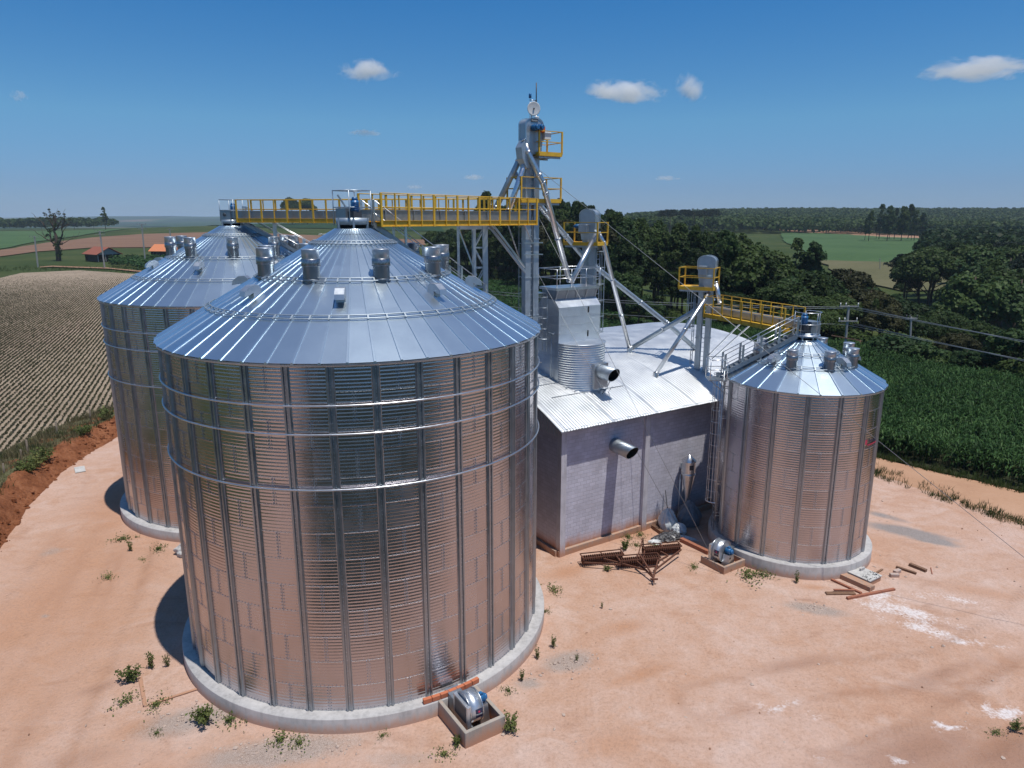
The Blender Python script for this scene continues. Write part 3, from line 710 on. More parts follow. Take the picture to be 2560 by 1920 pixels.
def make_vent(rv=.29, h=1.02):
    body = MB().lathe((0, 0, 0), [(rv * .96, -.35), (rv * .96, h * .42), (rv * 1.02, h * .45)], 28)
    body.lathe((0, 0, 0), [(rv * .75, -.10), (rv * 1.12, -.02), (rv * 1.0, .03)], 28)
    band = MB().lathe((0, 0, 0), [(rv * 1.05, h * .45), (rv * 1.07, h * .46), (rv * 1.07, h * .68), (rv * 1.03, h * .69)], 28)
    band.lathe((0, 0, 0), [(rv * 1.09, h * .445), (rv * 1.11, h * .46), (rv * 1.09, h * .475)], 28)
    cap = MB().lathe((0, 0, 0), [(rv * 1.0, h * .68), (rv * 1.0, h * .98), (rv * 1.05, h * .985), (rv * 1.05, h), (rv * .9, h * 1.01), (0, h * 1.03)], 28)
    return body, band, cap
def make_hood():
    # goose-neck air hood: square duct that leaves the roof and bends downhill (-y is downhill)
    poly = [(.16, -.12), (.16, .34), (.04, .44), (-.22, .42), (-.46, .24), (-.50, .06), (-.30, .10), (-.14, .18), (-.16, -.2)]
    return MB().prism(poly, 'x', -.16, .16)

def grain_silo(name, label, cx, cy, Rw, Re, Rb, zt, ze, courses, bays, boff, npan, poff, joints, rings, hoops, vents, vr, vsize, hoods, hr, rt, group):
    g = thing(name, label, 'silo', (cx, cy, 0), 0, group)
    slope = math.tan(R(30))
    MB().lathe((0, 0, 0), [(Rw - .5, zt), (Rw - .2, zt), (Rb, zt - .02), (Rb + .01, zt - .05), (Rb + .01, -.25)], 128).build("concrete_base", M['concrete'], g)
    pitch = (ze + .05 - zt) / courses
    silo_wall(Rw, zt + .005, courses, pitch, bays, R(boff), 10 if bays > 20 else 12, g)
    st = make_stiffener(zt + .01, ze + .02).add([], []); st0 = None
    for k in range(bays):
        a = R(boff) + 2 * math.pi * k / bays
        if st0 is None:
            st.v = [(x, y - Rw - .004, z) for x, y, z in st.v]; st0 = st.build("stiffener", M['stiff'], g); st0.rotation_euler = (0, 0, a)
        else: link_copy(st0, g, a)
    # bolts and sheet laps
    bo = MB(); sm = MB(); da = 2 * math.pi / bays
    for c in range(courses):
        z0 = zt + c * pitch
        for k in range(bays):
            az = R(boff) + (k + .5) * da
            if math.cos(az - math.atan2(-cx, cy)) < -.25: continue          # the far side
            if (k + c) % 2 == 0:
                cyl_box(sm, Rw + .007, az, z0 + pitch / 2, .010, pitch, .005)
                for q in range(8):
                    for s_ in (-.05, .05): cyl_box(bo, Rw + .014, az + s_ / Rw, z0 + (q + .5) * pitch / 8, .024, .024, .018)
            for q in range(1, 10): cyl_box(bo, Rw + .013, R(boff) + (k + q / 10) * da, z0 + .03, .022, .022, .016)
            for q in range(6):
                cyl_box(bo, Rw + .040, R(boff) + k * da, z0 + (q + .5) * pitch / 6, .026, .026, .018)
        cyl = [((Rw + .0055) * math.sin(a), -(Rw + .0055) * math.cos(a), z0) for a in np.linspace(0, 2 * math.pi, 129)]
        sm.tube(cyl, .004, 4, False)
    tag(bo.build("bolts", M['shiny'], g), kind='stuff'); sm.build("sheet_seams", M['dull'], g)
    for h in hoops:
        rh = Rw + .115
        MB().tube([(rh * math.sin(a), -rh * math.cos(a), h) for a in np.linspace(0, 2 * math.pi, 129)], .033, 8, False).build("wind_ring", M['galv'], g)
    MB().lathe((0, 0, 0), [(Re - .02, ze - .06), (Re + .01, ze - .02), (Re + .01, ze + .02)], npan * 2).build("eave_trim", M['dull'], g)
    roof_mesh(g, Re, ze, rt, npan, R(poff), slope, joints)
    for r_ in rings: roof_ring(Re, ze, slope, r_, npan, R(poff)).build("roof_ring", M['dull'], g)
    za = ze + slope * (Re - rt)
    MB().lathe((0, 0, 0), [(rt + .28, za - .12), (rt + .02, za + .04), (rt, za + .07)], 48).build("roof_cap", M['roofsheet'], g)
    b, bd_, c = make_vent(*vsize); v0 = None
    for az in vents:
        p = (vr * math.sin(R(az)), -vr * math.cos(R(az)), ze + slope * (Re - vr))
        if v0 is None:
            v0 = b.build("roof_vent", M['ventlow'], g); bd_.build("vent_band", M['perf'], v0); c.build("vent_cowl", M['vent'], v0); vv = v0
        else: vv = copy_tree(v0, g)
        vv.location = p; vv.rotation_euler = (0, 0, R(az) + .3)
    h0 = None
    for az in hoods:
        h0n = make_hood().build("air_hood", M['vent'], g) if h0 is None else link_copy(h0, g)
        h0 = h0 or h0n
        h0n.location = (hr * math.sin(R(az)), -hr * math.cos(R(az)), ze + slope * (Re - hr)); h0n.rotation_euler = (0, 0, R(az))
    return g, za

def guard(mb, path, h=1.1, n=None, r=.022, posts=True, mid=True, closed=False):
    """tube railing along a path of 3D points (added to mb)"""
    pts = [Vector(p) for p in path]
    if closed: pts.append(pts[0])
    up = Vector((0, 0, 1))
    mb.tube([p + up * h for p in pts], r, 6); 
    if mid: mb.tube([p + up * h * .52 for p in pts], r * .85, 6)
    if posts:
        for p in pts[:-1] if closed else pts: mb.tube([p, p + up * h], r, 6)
def polyline_points(a, b, n): return [Vector(a).lerp(Vector(b), i / n) for i in range(n + 1)]
def ladder(mb, p0, p1, side, w=.4, rung=.28, r=.018):
    p0, p1, s = Vector(p0), Vector(p1), Vector(side).normalized() * w / 2
    for e in (-1, 1): mb.tube([p0 + s * e, p1 + s * e], r * 1.3, 6)
    n = int((p1 - p0).length / rung)
    for i in range(1, n): q = p0.lerp(p1, i / n); mb.tube([q - s, q + s], r, 5, False)
def cage(mb, p0, p1, side, out, rad=.36, step=.9, nb=7, r=.012):
    p0, p1, s, o = Vector(p0), Vector(p1), Vector(side).normalized(), Vector(out).normalized()
    L_ = (p1 - p0).length; n = max(2, int(L_ / step)); an = np.linspace(-.15, math.pi + .15, 13)
    def pt(q, a): return q + s * rad * math.cos(a) + o * (rad * .95 * math.sin(a) + .1)
    for i in range(n + 1):
        q = p0.lerp(p1, i / n); mb.tube([pt(q, a) for a in an], r * (3 if i == 0 else 1.2), 5, False)
    for k in range(nb):
        a = math.pi * k / (nb - 1); mb.tube([pt(p0, a), pt(p1, a)], r, 5, False)

AX, AY, BX, BY, CX, CY = -6.21, 27.97, -16.47, 42.27, 14.8, 34.82
siloA, zaA = grain_silo("grain_silo", "largest and nearest galvanised grain silo with three hoops and a fan at its foot", AX, AY, 7.19, 7.36, 7.62, .62, 12.72, 13, 33, -5.6, 56, -3.2,
    [5.02, 2.78], [5.57, 3.75, 1.68], [11.43, 10.51, 8.69], [-12.5 + 40 * k for k in range(9)], 3.5, (.30, 1.04), [-37 + 43.2 * k for k in range(8)], 4.52, .69, "corrugated steel grain silos")
siloB, zaB = grain_silo("grain_silo", "big galvanised grain silo with three hoops, behind the nearest silo beside the row crop", BX, BY, 7.19, 7.36, 7.62, .62, 12.70, 13, 33, 3.0, 56, 1.0,
    [5.02, 2.78], [5.57, 3.75, 1.68], [11.32, 10.40, 8.52], [-20 + 40 * k for k in range(9)], 3.4, (.30, 1.04), [-2 - 44.5 * k for k in range(8)], 4.5, .69, "corrugated steel grain silos")
siloC, zaC = grain_silo("grain_silo", "smaller silo without hoops, caged ladder and coloured logo, beside the block warehouse", CX, CY, 3.73, 3.87, 4.08, .72, 9.12, 9, 16, 5.2, 25, 4.1,
    [2.0], [2.45, 1.6], [], [-36.4 + 43.2 * k for k in range(8)], 2.27, (.26, .88), [-60, 27, 75, 150, 230], 2.12, .52, "corrugated steel grain silos")

# collars on which the conveyors stand
def collar(g, za, rt, h, mat='dull'):
    mb = MB()
    for k in range(6):
        a = math.pi / 3 * k + .3; mb.bar((rt * math.sin(a), -rt * math.cos(a), za), (rt * math.sin(a), -rt * math.cos(a), za + h), .07, .07)
    mb.lathe((0, 0, za), [(rt * .95, h * .45), (rt * 1.02, h * .46), (rt * 1.02, h), (rt * .8, h)], 28)
    mb.build("fill_collar", M[mat], g)
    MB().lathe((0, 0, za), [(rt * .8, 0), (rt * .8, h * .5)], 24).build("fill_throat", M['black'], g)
collar(siloA, zaA, .62, .48); collar(siloB, zaB, .58, .42); collar(siloC, zaC, .50, .42)

# roof stairs with handrails
def roof_stair(g, az, Re, ze, r0, r1, w=.75, lift=.22, mat='duct'):
    d = Vector((math.sin(R(az)), -math.cos(R(az)), 0)); s = Vector((math.cos(R(az)), math.sin(R(az)), 0)); sl = math.tan(R(30))
    p = lambda r, x, h: d * r + s * x + Vector((0, 0, ze + sl * (Re - r) + lift + h))
    mb = MB()
    for e in (-1, 1): mb.bar(p(r0, e * w / 2, .02), p(r1, e * w / 2, .02), .05, .2)
    n = int((r0 - r1) / .22)
    for i in range(n + 1): r = r0 + (r1 - r0) * i / n; mb.box((0, 0, 0), (w, .2, .03), M4=Matrix.Translation(p(r, 0, .02)) @ Matrix.Rotation(R(az), 4, 'Z'))
    for i in range(4):
        r = r0 + (r1 - r0) * i / 3
        mb.bar(p(r, 0, -.05) - Vector((0, 0, .18)), p(r, 0, .0), w, .06)
    o = mb.build("roof_stair", M[mat], g)
    hr_ = MB()
    for e in (-1, 1):
        for h in (.5, 1.0): hr_.tube([p(r0, e * w / 2, h), p(r1, e * w / 2, h)], .02, 6)
        for i in range(5): r = r0 + (r1 - r0) * i / 4; hr_.bar(p(r, e * w / 2, 0), p(r, e * w / 2, 1.0), .04, .11, d)
    hr_.build("handrail", M['galv'], o)
    return o
roof_stair(siloB, 100, 7.36, 12.70, 7.3, .75)
roof_stair(siloA, 140, 7.36, 12.72, 7.3, .75)
roof_stair(siloC, -96, 3.87, 9.12, 3.95, .55, .7, .25)

# caged ladder and landing on the small silo
mb = MB(); dz = Vector((math.sin(R(-92)), -math.cos(R(-92)), 0)); tz_ = Vector((math.cos(R(-92)), math.sin(R(-92)), 0))
base = dz * 4.0
ladder(mb, base + Vector((0, 0, .8)), base + Vector((0, 0, 9.5)), tz_, .42, .3, .02)
for z in (1.6, 3.4, 5.2, 7.0, 8.6): 
    for e in (-1, 1): mb.bar(dz * 3.72 + tz_ * .2 * e + Vector((0, 0, z)), base + tz_ * .2 * e + Vector((0, 0, z)), .04, .04)
lad = mb.build("ladder", M['galv'], siloC)
mb = MB(); cage(mb, base + Vector((0, 0, 2.4)), base + Vector((0, 0, 9.3)), tz_, dz, .37, .62, 7, .013); mb.build("ladder_cage", M['galv'], lad)
mb = MB(); c0 = dz * 4.35 + Vector((0, 0, 9.05))
mb.box(c0, (1.0, .9, .06), R(-92)); mb.bar(c0 + tz_ * .45 - dz * .4 + Vector((0, 0, -.7)), c0 + tz_ * .45 + dz * .4, .05, .05); mb.bar(c0 - tz_ * .45 - dz * .4 + Vector((0, 0, -.7)), c0 - tz_ * .45 + dz * .4, .05, .05)
land = mb.build("landing", M['duct'], siloC)
mb = MB(); guard(mb, [c0 - tz_ * .48 - dz * .42, c0 - tz_ * .48 + dz * .42, c0 + tz_ * .48 + dz * .42, c0 + tz_ * .48 - dz * .42], 1.05); mb.build("guard_rail", M['galv'], land)

# lettering bent round the small silo
def text_mesh(txt, size, extr=.004):
    cu = bpy.data.curves.new("t", 'FONT'); cu.body = txt; cu.size = size; cu.extrude = extr; cu.align_x = 'CENTER'; cu.align_y = 'CENTER'
    ob = bpy.data.objects.new("t", cu); COL.objects.link(ob); bpy.context.view_layer.update()
    me = bpy.data.meshes.new_from_object(ob.evaluated_get(bpy.context.evaluated_depsgraph_get()))
    vs = [v.co.copy() for v in me.vertices]; fs = [tuple(p.vertices) for p in me.polygons]
    bpy.data.objects.remove(ob); bpy.data.meshes.remove(me); return vs, fs
def on_silo(vs, Rr, az, z): return [((Rr + v.z) * math.sin(az + v.x / Rr), -(Rr + v.z) * math.cos(az + v.x / Rr), z + v.y) for v in vs]
azl, zl = R(39.2), 6.72
vs, fs = text_mesh("Perozin", .285)
lg = MB().add(on_silo(vs, 3.752, azl + .035, zl + .0), fs).build("logo_lettering", M['navy'], siloC)
mb = MB()
for x0, x1, z0, z1 in ((-.62, -.42, -.12, .12), (-.38, .62, -.20, -.14)):
    n = 12; q = [Vector((x0 + (x1 - x0) * i / n, zz, 0)) for i in range(n + 1) for zz in (z0, z1)]
    mb.add(on_silo(q, 3.752, azl, zl), [(2 * i, 2 * i + 2, 2 * i + 3, 2 * i + 1) for i in range(n)])
mb.build("logo_mark", M['red'], lg)
mb = MB()
for k in range(9): x0 = -.60 + k * .13; mb.add(on_silo([Vector((x0, -.31, 0)), Vector((x0 + .09, -.31, 0)), Vector((x0 + .09, -.265, 0)), Vector((x0, -.265, 0))], 3.752, azl, zl), [(0, 1, 2, 3)])
mb.build("logo_small_line", M['navy'], lg)

# ------------------------------------------------------------------ warehouse frame: u along the front wall, n away from the camera
WHC, WHR = Vector((2.36, 33.24, 0)), math.atan2(.546, .838)
WHM = Matrix.Translation(WHC) @ Matrix.Rotation(WHR, 4, 'Z')
def W(u, n, z=0): return WHM @ Vector((u, n, z))
def PWn(x, y, n):                                         # pixel onto the plane n = const, as (u, n, z)
    d = WHM.to_3x3().inverted() @ ray(x, y); o = WHM.inverted() @ Vector((0, 0, CAMH)); t = (n - o.y) / d.y; return o + d * t

# ------------------------------------------------------------------ conveyor bridges
def motor(mb, c, axis, r=.14, l=.42):
    c, a = Vector(c), Vector(axis).normalized()
    mb.tube([c, c + a * l * .78], r, 16); mb.tube([c + a * l * .78, c + a * l], r * .85, 16, True, r * .6)
    for k in range(5): mb.tube([c + a * l * (.15 + .12 * k), c + a * l * (.17 + .12 * k)], r * 1.07, 16)
def conveyor(name, label, p0, p1, width, npost, rail_h, trough, side, group, head=True, start=0.9):
    p0, p1 = Vector(p0), Vector(p1); d = (p1 - p0); Ln = d.length; d.normalize(); s = Vector((-d.y, d.x, 0))   # s = left of travel
    g = thing(name, label, 'conveyor', (p0.x, p0.y, p0.z), 0, group)
    q = lambda t, x, z: p0 + d * t + s * x + Vector((0, 0, z))
    a, b = start, Ln
    for e in (-1, 1):
        mb = MB(); mb.bar(q(a, e * width / 2, .11), q(b, e * width / 2, .11), .06, .24)
        for z in (0.0, .22): mb.bar(q(a, e * (width / 2 + .02), z), q(b, e * (width / 2 + .02), z), .10, .018)
        mb.build("side_beam", M['yellow'], g, WORLD)
    mb = MB(); mb.box((0, 0, 0), (b - a, width - .06, .03), M4=Matrix.Translation(q((a + b) / 2, 0, .16)) @ Matrix.Rotation(math.atan2(d.y, d.x), 4, 'Z'))
    for k in range(int((b - a) / .9) + 1): mb.bar(q(a + k * .9, -width / 2, .06), q(a + k * .9, width / 2, .06), .06, .10)
    mb.build("deck", M['yellow'], g, WORLD)
    mb = MB(); x0 = side * .12; th = trough
    mb.bar(q(-.35, x0, .22 + th / 2), q(b, x0, .22 + th / 2), .46, th)
    mb.bar(q(-.35, x0, .23 + th), q(b, x0, .23 + th), .54, .03)
    n = int(b / 1.5)
    for k in range(n + 1): mb.bar(q(k * b / n - .03, x0, .22 + th / 2), q(k * b / n + .03, x0, .22 + th / 2), .55, th + .06)
    mb.build("trough", M['duct'], g, WORLD)
    for e in (-1, 1):
        mb = MB()
        for z in (rail_h, rail_h * .58): mb.tube([q(a, e * (width / 2 + .03), z), q(b, e * (width / 2 + .03), z)], .021, 6)
        mb.build("handrail", M['yellow'], g, WORLD)
        first = {}
        for k in range(npost + 1):
            wide = k % 2 == 0; t = a + (b - a) * k / npost
            if wide not in first:
                o = MB().box((0, 0, rail_h / 2 + .005), (.10 if wide else .05, .05, rail_h + .03), math.atan2(d.y, d.x)).build("post", M['yellow'], g)
                first[wide] = o
            else: o = link_copy(first[wide], g)
            o.location = q(t, e * (width / 2 + .055), -.01) - g.location
    mb = MB()
    for z in (rail_h, rail_h * .58): mb.tube([q(b, -width / 2, z), q(b, width / 2, z)], .021, 6)
    mb.build("end_rail", M['yellow'], g, WORLD)
    if head:
        mb = MB(); mb.bar(q(-.45, x0, .38), q(.25, x0, .38), .6, .62); mb.bar(q(-.1, x0, -.12), q(.3, x0, -.12), .42, .4)
        mb.build("drive_head", M['duct'], g, WORLD)
        mb = MB(); motor(mb, q(-.15, x0 - side * .5, .55), (0, 0, 1), .16, .55); mb.build("motor", M['blue'], g, WORLD)
        mb = MB(); mb.box(q(-.15, x0 - side * .45, .42), (.4, .4, .3), math.atan2(d.y, d.x)); mb.tube([q(-.15, x0 - side * .55, .42), q(-.15, x0 + side * .35, .42)], .09, 12); mb.build("gearbox", M['dark'], g, WORLD)
    return g, q
GC = "chain conveyors on yellow walkways"
TX, TY = 0.72, 37.0
convA, qA = conveyor("conveyor_bridge", "yellow railed conveyor walkway from the nearest silo top to the tall elevator", (AX, AY, 16.72), (TX, TY - .4, 16.72), 1.25, 14, 1.28, .40, 1, GC)
convB, qB = conveyor("conveyor_bridge", "yellow railed conveyor walkway from the rear silo top, partly behind the nearer walkway", (BX, BY, 16.83), (TX - .35, TY + .15, 16.76), 1.25, 20, 1.26, .40, -1, GC)
convC, qC = conveyor("conveyor_bridge", "yellow railed conveyor walkway ending on top of the smaller silo", (CX, CY, 11.36), (11.95, 41.55, 11.36), 1.2, 8, 1.24, .34, -1, GC)
# square or round guard rails round the drive heads
mb = MB(); guard(mb, [qA(*t) for t in ((-.5, -.48, .05), (-.5, .5, .05), (.55, .5, .05), (.55, -.48, .05))], 1.30, closed=True); mb.bar(qA(.5, .45, .2), qA(-.3, .45, 1.2), .05, .05); mb.build("guard_rail", M['dull'], convA, WORLD)
mb = MB(); guard(mb, [qB(*t) for t in ((-.45, -.42, .05), (-.45, .42, .05), (.5, .42, .05), (.5, -.42, .05))], 1.22, closed=True); mb.build("guard_rail", M['dull'], convB, WORLD)
mb = MB(); a_ = math.atan2(41.55 - CY, 11.95 - CX)
pts = [Vector((CX, CY, 11.3)) + Vector((math.cos(a_ + t), math.sin(a_ + t), 0)) * .62 for t in np.linspace(.6, 2 * math.pi - .6, 17)]
guard(mb, pts, 1.2, r=.02, posts=False)
for p in pts[::4]: mb.tube([p, p + Vector((0, 0, 1.2))], .018, 6)
mb.tube([p + Vector((0, 0, .05)) for p in pts], .05, 6); mb.build("guard_rail", M['galv'], convC, WORLD)

# ------------------------------------------------------------------ bucket elevators
def platform(g, x0, x1, y0, y1, z, h=1.1, skip=None, thick=.2):
    mb = MB()
    for a, b in (((x0, y0), (x1, y0)), ((x1, y0), (x1, y1)), ((x1, y1), (x0, y1)), ((x0, y1), (x0, y0))): mb.bar((*a, z), (*b, z), .06, thick)
    mb.box(((x0 + x1) / 2, (y0 + y1) / 2, z + thick * .3), (x1 - x0 - .05, y1 - y0 - .05, .03))
    o = mb.build("platform", M['yellow'], g)
    mb = MB(); P4 = [(x0, y0), (x1, y0), (x1, y1), (x0, y1)]
    for i in range(4):
        a, b = P4[i], P4[(i + 1) % 4]
        for hh in (h, h * .53): mb.bar((*a, z + hh), (*b, z + hh), .04, .04)
        mb.bar((*a, z), (*a, z + h + .02), .075, .075)
    mb.build("guard_rail", M['yellow'], o)
    mb = MB()
    for k in (.25, .75): mb.bar((x0 + (x1 - x0) * k, y0 + .04, z - .13), (x0 + (x1 - x0) * k, y1 - .04, z - .13), .06, .08)
    for y in (y0 + .1, y1 - .1): mb.bar((x0 + .04, y, z - .16), (x1 - .04, y, z - .16), .06, .10)
    mb.build("platform_frame", M['dull'], o)
    return o
def elevator(name, label, x, y, rz, ztop, hw, hd, hz0, legx, legw, legd, zsplit):
    g = thing(name, label, 'elevator', (x, y, 0), rz, "bucket elevators")
    for e in (-1, 1):
        mb = MB(); mb.box((e * legx, 0, hz0 / 2), (legw, legd, hz0))
        for z in np.arange(2.0, hz0, 2.0): mb.box((e * legx, 0, z), (legw + .07, legd + .07, .05))
        mb.build("leg", M['dull'], g)
    mb = MB(); r = hw / 2
    arc = [(r * math.cos(t), ztop - r * .62 + r * .62 * math.sin(t)) for t in np.linspace(0, math.pi, 17)]
    zb = hz0 + .55
    mb.prism([(-r, zb)] + [(-legx - legw / 2, hz0 - .1), (legx + legw / 2, hz0 - .1), (r, zb)] + arc, 'y', -hd / 2, hd / 2)
    hd_ = mb.build("head", M['dull'], g)
    rim = [(r + .03, zb)] + [((r + .03) * math.cos(t), ztop - r * .62 + (r * .62 + .03) * math.sin(t)) for t in np.linspace(0, math.pi, 17)] + [(-r - .03, zb)]
    for yy in (-hd / 2 - .012, hd / 2 + .012):
        mb = MB()
        for a, b in zip(rim[:-1], rim[1:]): mb.bar((a[0], yy, a[1]), (b[0], yy, b[1]), .025, .05, (0, 1, 0))
        mb.build("head_flange", M['galv'], hd_)
    mb = MB(); ladder(mb, (0, -.02, 1.0), (0, -.02, hz0 - .2), (1, 0, 0), max(.2, 2 * legx - legw - .02), .28, .016); mb.build("ladder", M['galv'], g)
    return g, hd_
e1 = W(1.07, 4.2)
E1, h1 = elevator("bucket_elevator", "tallest elevator tower with two yellow platforms and a round dish on its head", e1.x, e1.y, WHR, 21.93, 1.0, .62, 20.3, .255, .33, .34, 0)
vs, fs = text_mesh("Perozin", .115)
pl = MB().box((-.02, -.325, 21.80), (.42, .012, .15)).build("name_plate", M['dark'], h1)
MB().add([(v.x - .02, -.333 - v.z, v.y + 21.80) for v in vs], fs).build("plate_lettering", M['white'], pl)
mb = MB(); motor(mb, (-.12, -.32, 21.45), (0, -1, 0), .15, .5); mb.build("motor", M['blue'], E1)
mb = MB(); motor(mb, (.17, -.32, 21.47), (0, -1, 0), .15, .5); mb.build("motor", M['blue'], E1)
MB().box((.42, -.40, 21.40), (.25, .2, .28), bev=.03).build("drive_guard", M['orange'], E1)
MB().box((.70, -.35, 21.1), (.40, .3, .36), bev=.015).build("control_cabinet", M['white'], E1)
mb = MB(); mb.prism([(-.5, 20.95), (-.78, 20.5), (-.70, 19.95), (-.45, 19.5), (-.2, 19.5), (-.12, 20.0), (.0, 20.4), (.0, 20.95)], 'y', -.30, .25); mb.build("distributor", M['dull'], E1)
mb = MB()
for k in range(3): mb.box((.28, -.34, 20.35 + .2 * k), (.11, .05, .15), bev=.02)
mb.build("inspection_hatches", M['shiny'], E1)
platform(E1, .12, 1.55, -.55, .75, 20.22, 1.1)
platform(E1, -.92, 1.56, -.50, .80, 17.92, 1.15)
mb = MB(); ladder(mb, (0.0, .42, 8.5), (0.0, .42, 17.9), (1, 0, 0), .4, .28); cage(mb, (0, .42, 10.5), (0, .42, 17.5), (1, 0, 0), (0, 1, 0), .35, .8, 5); mb.build("caged_ladder", M['dull'], E1)
mb = MB()
for z in (15.2, 15.8, 11.9, 11.5, 9.4): mb.bar((-.55, -.25, z), (.62, -.25, z), .05, .05); mb.bar((.5, -.25, z), (.5, .4, z), .05, .05)
mb.build("leg_brackets", M['galv'], E1)
p2 = P(1471, 690, 41.5); E2, h2 = elevator("bucket_elevator", "middle elevator with one yellow platform rising behind the grain dryer", p2.x, p2.y, R(-35), 17.55, .98, .52, 15.95, .23, .30, .28, 0)
platform(E2, -1.35, .85, -.62, .62, 15.62, 1.2)
MB().box((-.15, -.42, 16.45), (.55, .3, .5), bev=.02).build("drive_housing", M['duct'], E2)
mb = MB(); motor(mb, (-.45, -.4, 16.6), (-1, 0, 0), .12, .35); mb.build("motor", M['blue'], E2)
mb = MB(); ladder(mb, (.55, .1, 9), (.55, .1, 15.6), (0, 1, 0), .4, .28); cage(mb, (.55, .1, 10.5), (.55, .1, 15.2), (0, 1, 0), (1, 0, 0), .34, .8, 5); mb.build("caged_ladder", M['dull'], E2)
p3 = P(1763, 760, 42.0); E3, h3 = elevator("bucket_elevator", "lowest elevator with one yellow platform, piercing the warehouse roof by the smaller silo", p3.x, p3.y, R(-30), 14.9, 1.0, .5, 13.55, .26, .30, .30, 0)
platform(E3, -1.5, .55, -.60, .65, 13.0, 1.2)
MB().box((-.15, -.40, 14.05), (.5, .3, .55), bev=.02).build("drive_housing", M['duct'], E3)
mb = MB(); ladder(mb, (-.62, -.1, 8.3), (-.62, -.1, 13.0), (0, 1, 0), .4, .28); cage(mb, (-.62, -.1, 10.6), (-.62, -.1, 12.8), (0, 1, 0), (-1, 0, 0), .36, .55, 7, .016); mb.build("caged_ladder", M['dull'], E3)
mb = MB(); mb.prism([(-.1, 13.75), (.42, 13.75), (.5, 13.3), (.38, 12.9), (.1, 12.85), (-.05, 13.2)], 'y', -.45, -.2); mb.build("splitter", M['dull'], E3)
mb = MB(); mb.prism([(.05, 16.2), (.5, 16.2), (.52, 15.9), (.4, 15.6), (.2, 15.6), (.05, 15.9)], 'y', -.42, -.2); mb.build("splitter", M['dull'], E2)

# ------------------------------------------------------------------ radio gear on the tall elevator
rm = thing("radio_mast", "slender antenna mast with white box and dark beacon on the tallest elevator head", "antenna", W(1.55, 4.45, 20.3), WHR)
mb = MB(); mb.tube([(0, 0, 0), (0, 0, 2.2)], .03, 8); mb.tube([(0, 0, 2.2), (0, 0, 3.35)], .022, 8); mb.tube([(-.38, 0, 2.55), (.05, 0, 2.55)], .018, 6); mb.tube([(-.38, 0, 2.1), (.05, 0, 2.2)], .015, 6); mb.tube([(-.38, 0, 1.5), (-.38, 0, 2.6)], .018, 6)
for k in range(8): mb.tube([(-.22, 0, 1.5 + k * .13), (-.02 if k % 2 else -.1, 0, 1.63 + k * .13)], .012, 5)
mb.build("mast", M['galv'], rm)
MB().tube([(0, 0, 2.3), (0, 0, 3.4)], .028, 8).build("whip_antenna", M['dark'], rm)
MB().lathe((-.38, 0, 2.62), [(0, 0), (.07, .02), (.07, .2), (.05, .24), (0, .25)], 14).build("beacon", M['blue'], rm)
MB().box((-.03, -.09, 1.62), (.24, .1, .32), bev=.02).build("radio_box", M['white'], rm)
dm = thing("dish_antenna", "round white dish facing the yard above the tallest elevator head", "dish", W(1.08, 4.15, 21.95), WHR)
m4 = Matrix.Translation((0, -.15, .42)) @ Matrix.Rotation(R(-20), 4, 'Z') @ Matrix.Rotation(R(90), 4, 'X')
MB().lathe((0, 0, 0), [(.02, -.10), (.15, -.085), (.26, -.05), (.325, 0), (.335, .03), (.33, .05), (.30, .045), (.15, .03), (.02, .028)], 32, M4=m4).build("reflector", M['white'], dm)
MB().lathe((0, 0, 0), [(.02, .028), (.045, .05), (.04, .09), (0, .10)], 12, M4=m4).build("feed", M['dark'], dm)
mb = MB(); mb.tube([(.05, .1, -.1), (.05, .1, .6)], .03, 8); mb.tube([(.05, .1, .42), (0, -.1, .42)], .03, 8); mb.build("mount", M['galv'], dm)

# ------------------------------------------------------------------ grain spouts
def spout(label, pts, r=.135, mat='galv', foot=False):
    pts = [Vector(p) for p in pts]; b = pts[-1]
    g = thing("grain_spout", label, "pipe", b, 0, "grain spouts")
    MB().tube(pts, r, 14).build("pipe", M[mat], g, WORLD)
    for i in range(len(pts) - 1):
        d = pts[i + 1] - pts[i]; n = max(1, int(d.length / 2.2))
        for k in range(n + 1):
            q = pts[i] + d * min(.985, max(.015, k / n)); e = d.normalized() * .03; MB().tube([q - e, q + e], r * 1.2, 14).build("joint_collar", M['galv'], g, WORLD)
    if foot:
        mb = MB(); mb.lathe(b + Vector((0, 0, -.35)), [(r * 1.5, -.25), (r * 1.3, .3), (r * 1.1, .45)], 14); mb.box(b + Vector((0, 0, -.30)), (.7, .7, .05), WHR, M4=None)
        mb.build("roof_boot", M['galv'], g, WORLD)
    return g
spout("bright straight spout dropping from the tallest elevator onto the nearer yellow walkway", [P(1314, 385, 37.3), P(1309, 418, 37.0), P(1271, 528, 35.7)], .14, 'shiny')
spout("grey spout from the tallest elevator down to the rear yellow walkway", [P(1303, 372, 37.6), P(1297, 402, 37.6), P(1240, 520, 36.9)], .15, 'dull')
spout("long bent spout from the tallest elevator down to the dryer top", [P(1311, 350, 37.0), P(1320, 380, 36.9), P(1347, 437, 36.9), P(1357, 456, 37.0), P(1364, 482, 37.1), P(1424, 704, 38.9)], .15, 'galv')
spout("longest spout, from the tallest elevator behind the middle elevator to the warehouse roof", [P(1286, 435, 37.9), P(1363, 530, 39.5), P(1462, 646, 42.6), P(1666, 807, 44.4), P(1742, 874, 45.4)], .15, 'dull', True)
spout("short slanting spout from the middle elevator to the dryer top", [P(1492, 582, 41.1), P(1428, 706, 38.95)], .14, 'galv')
spout("steep spout from the middle elevator to the warehouse roof right of the dryer", [P(1496, 582, 41.15), P(1508, 606, 41.3), P(1574, 872, 43.6)], .13, 'galv', True)
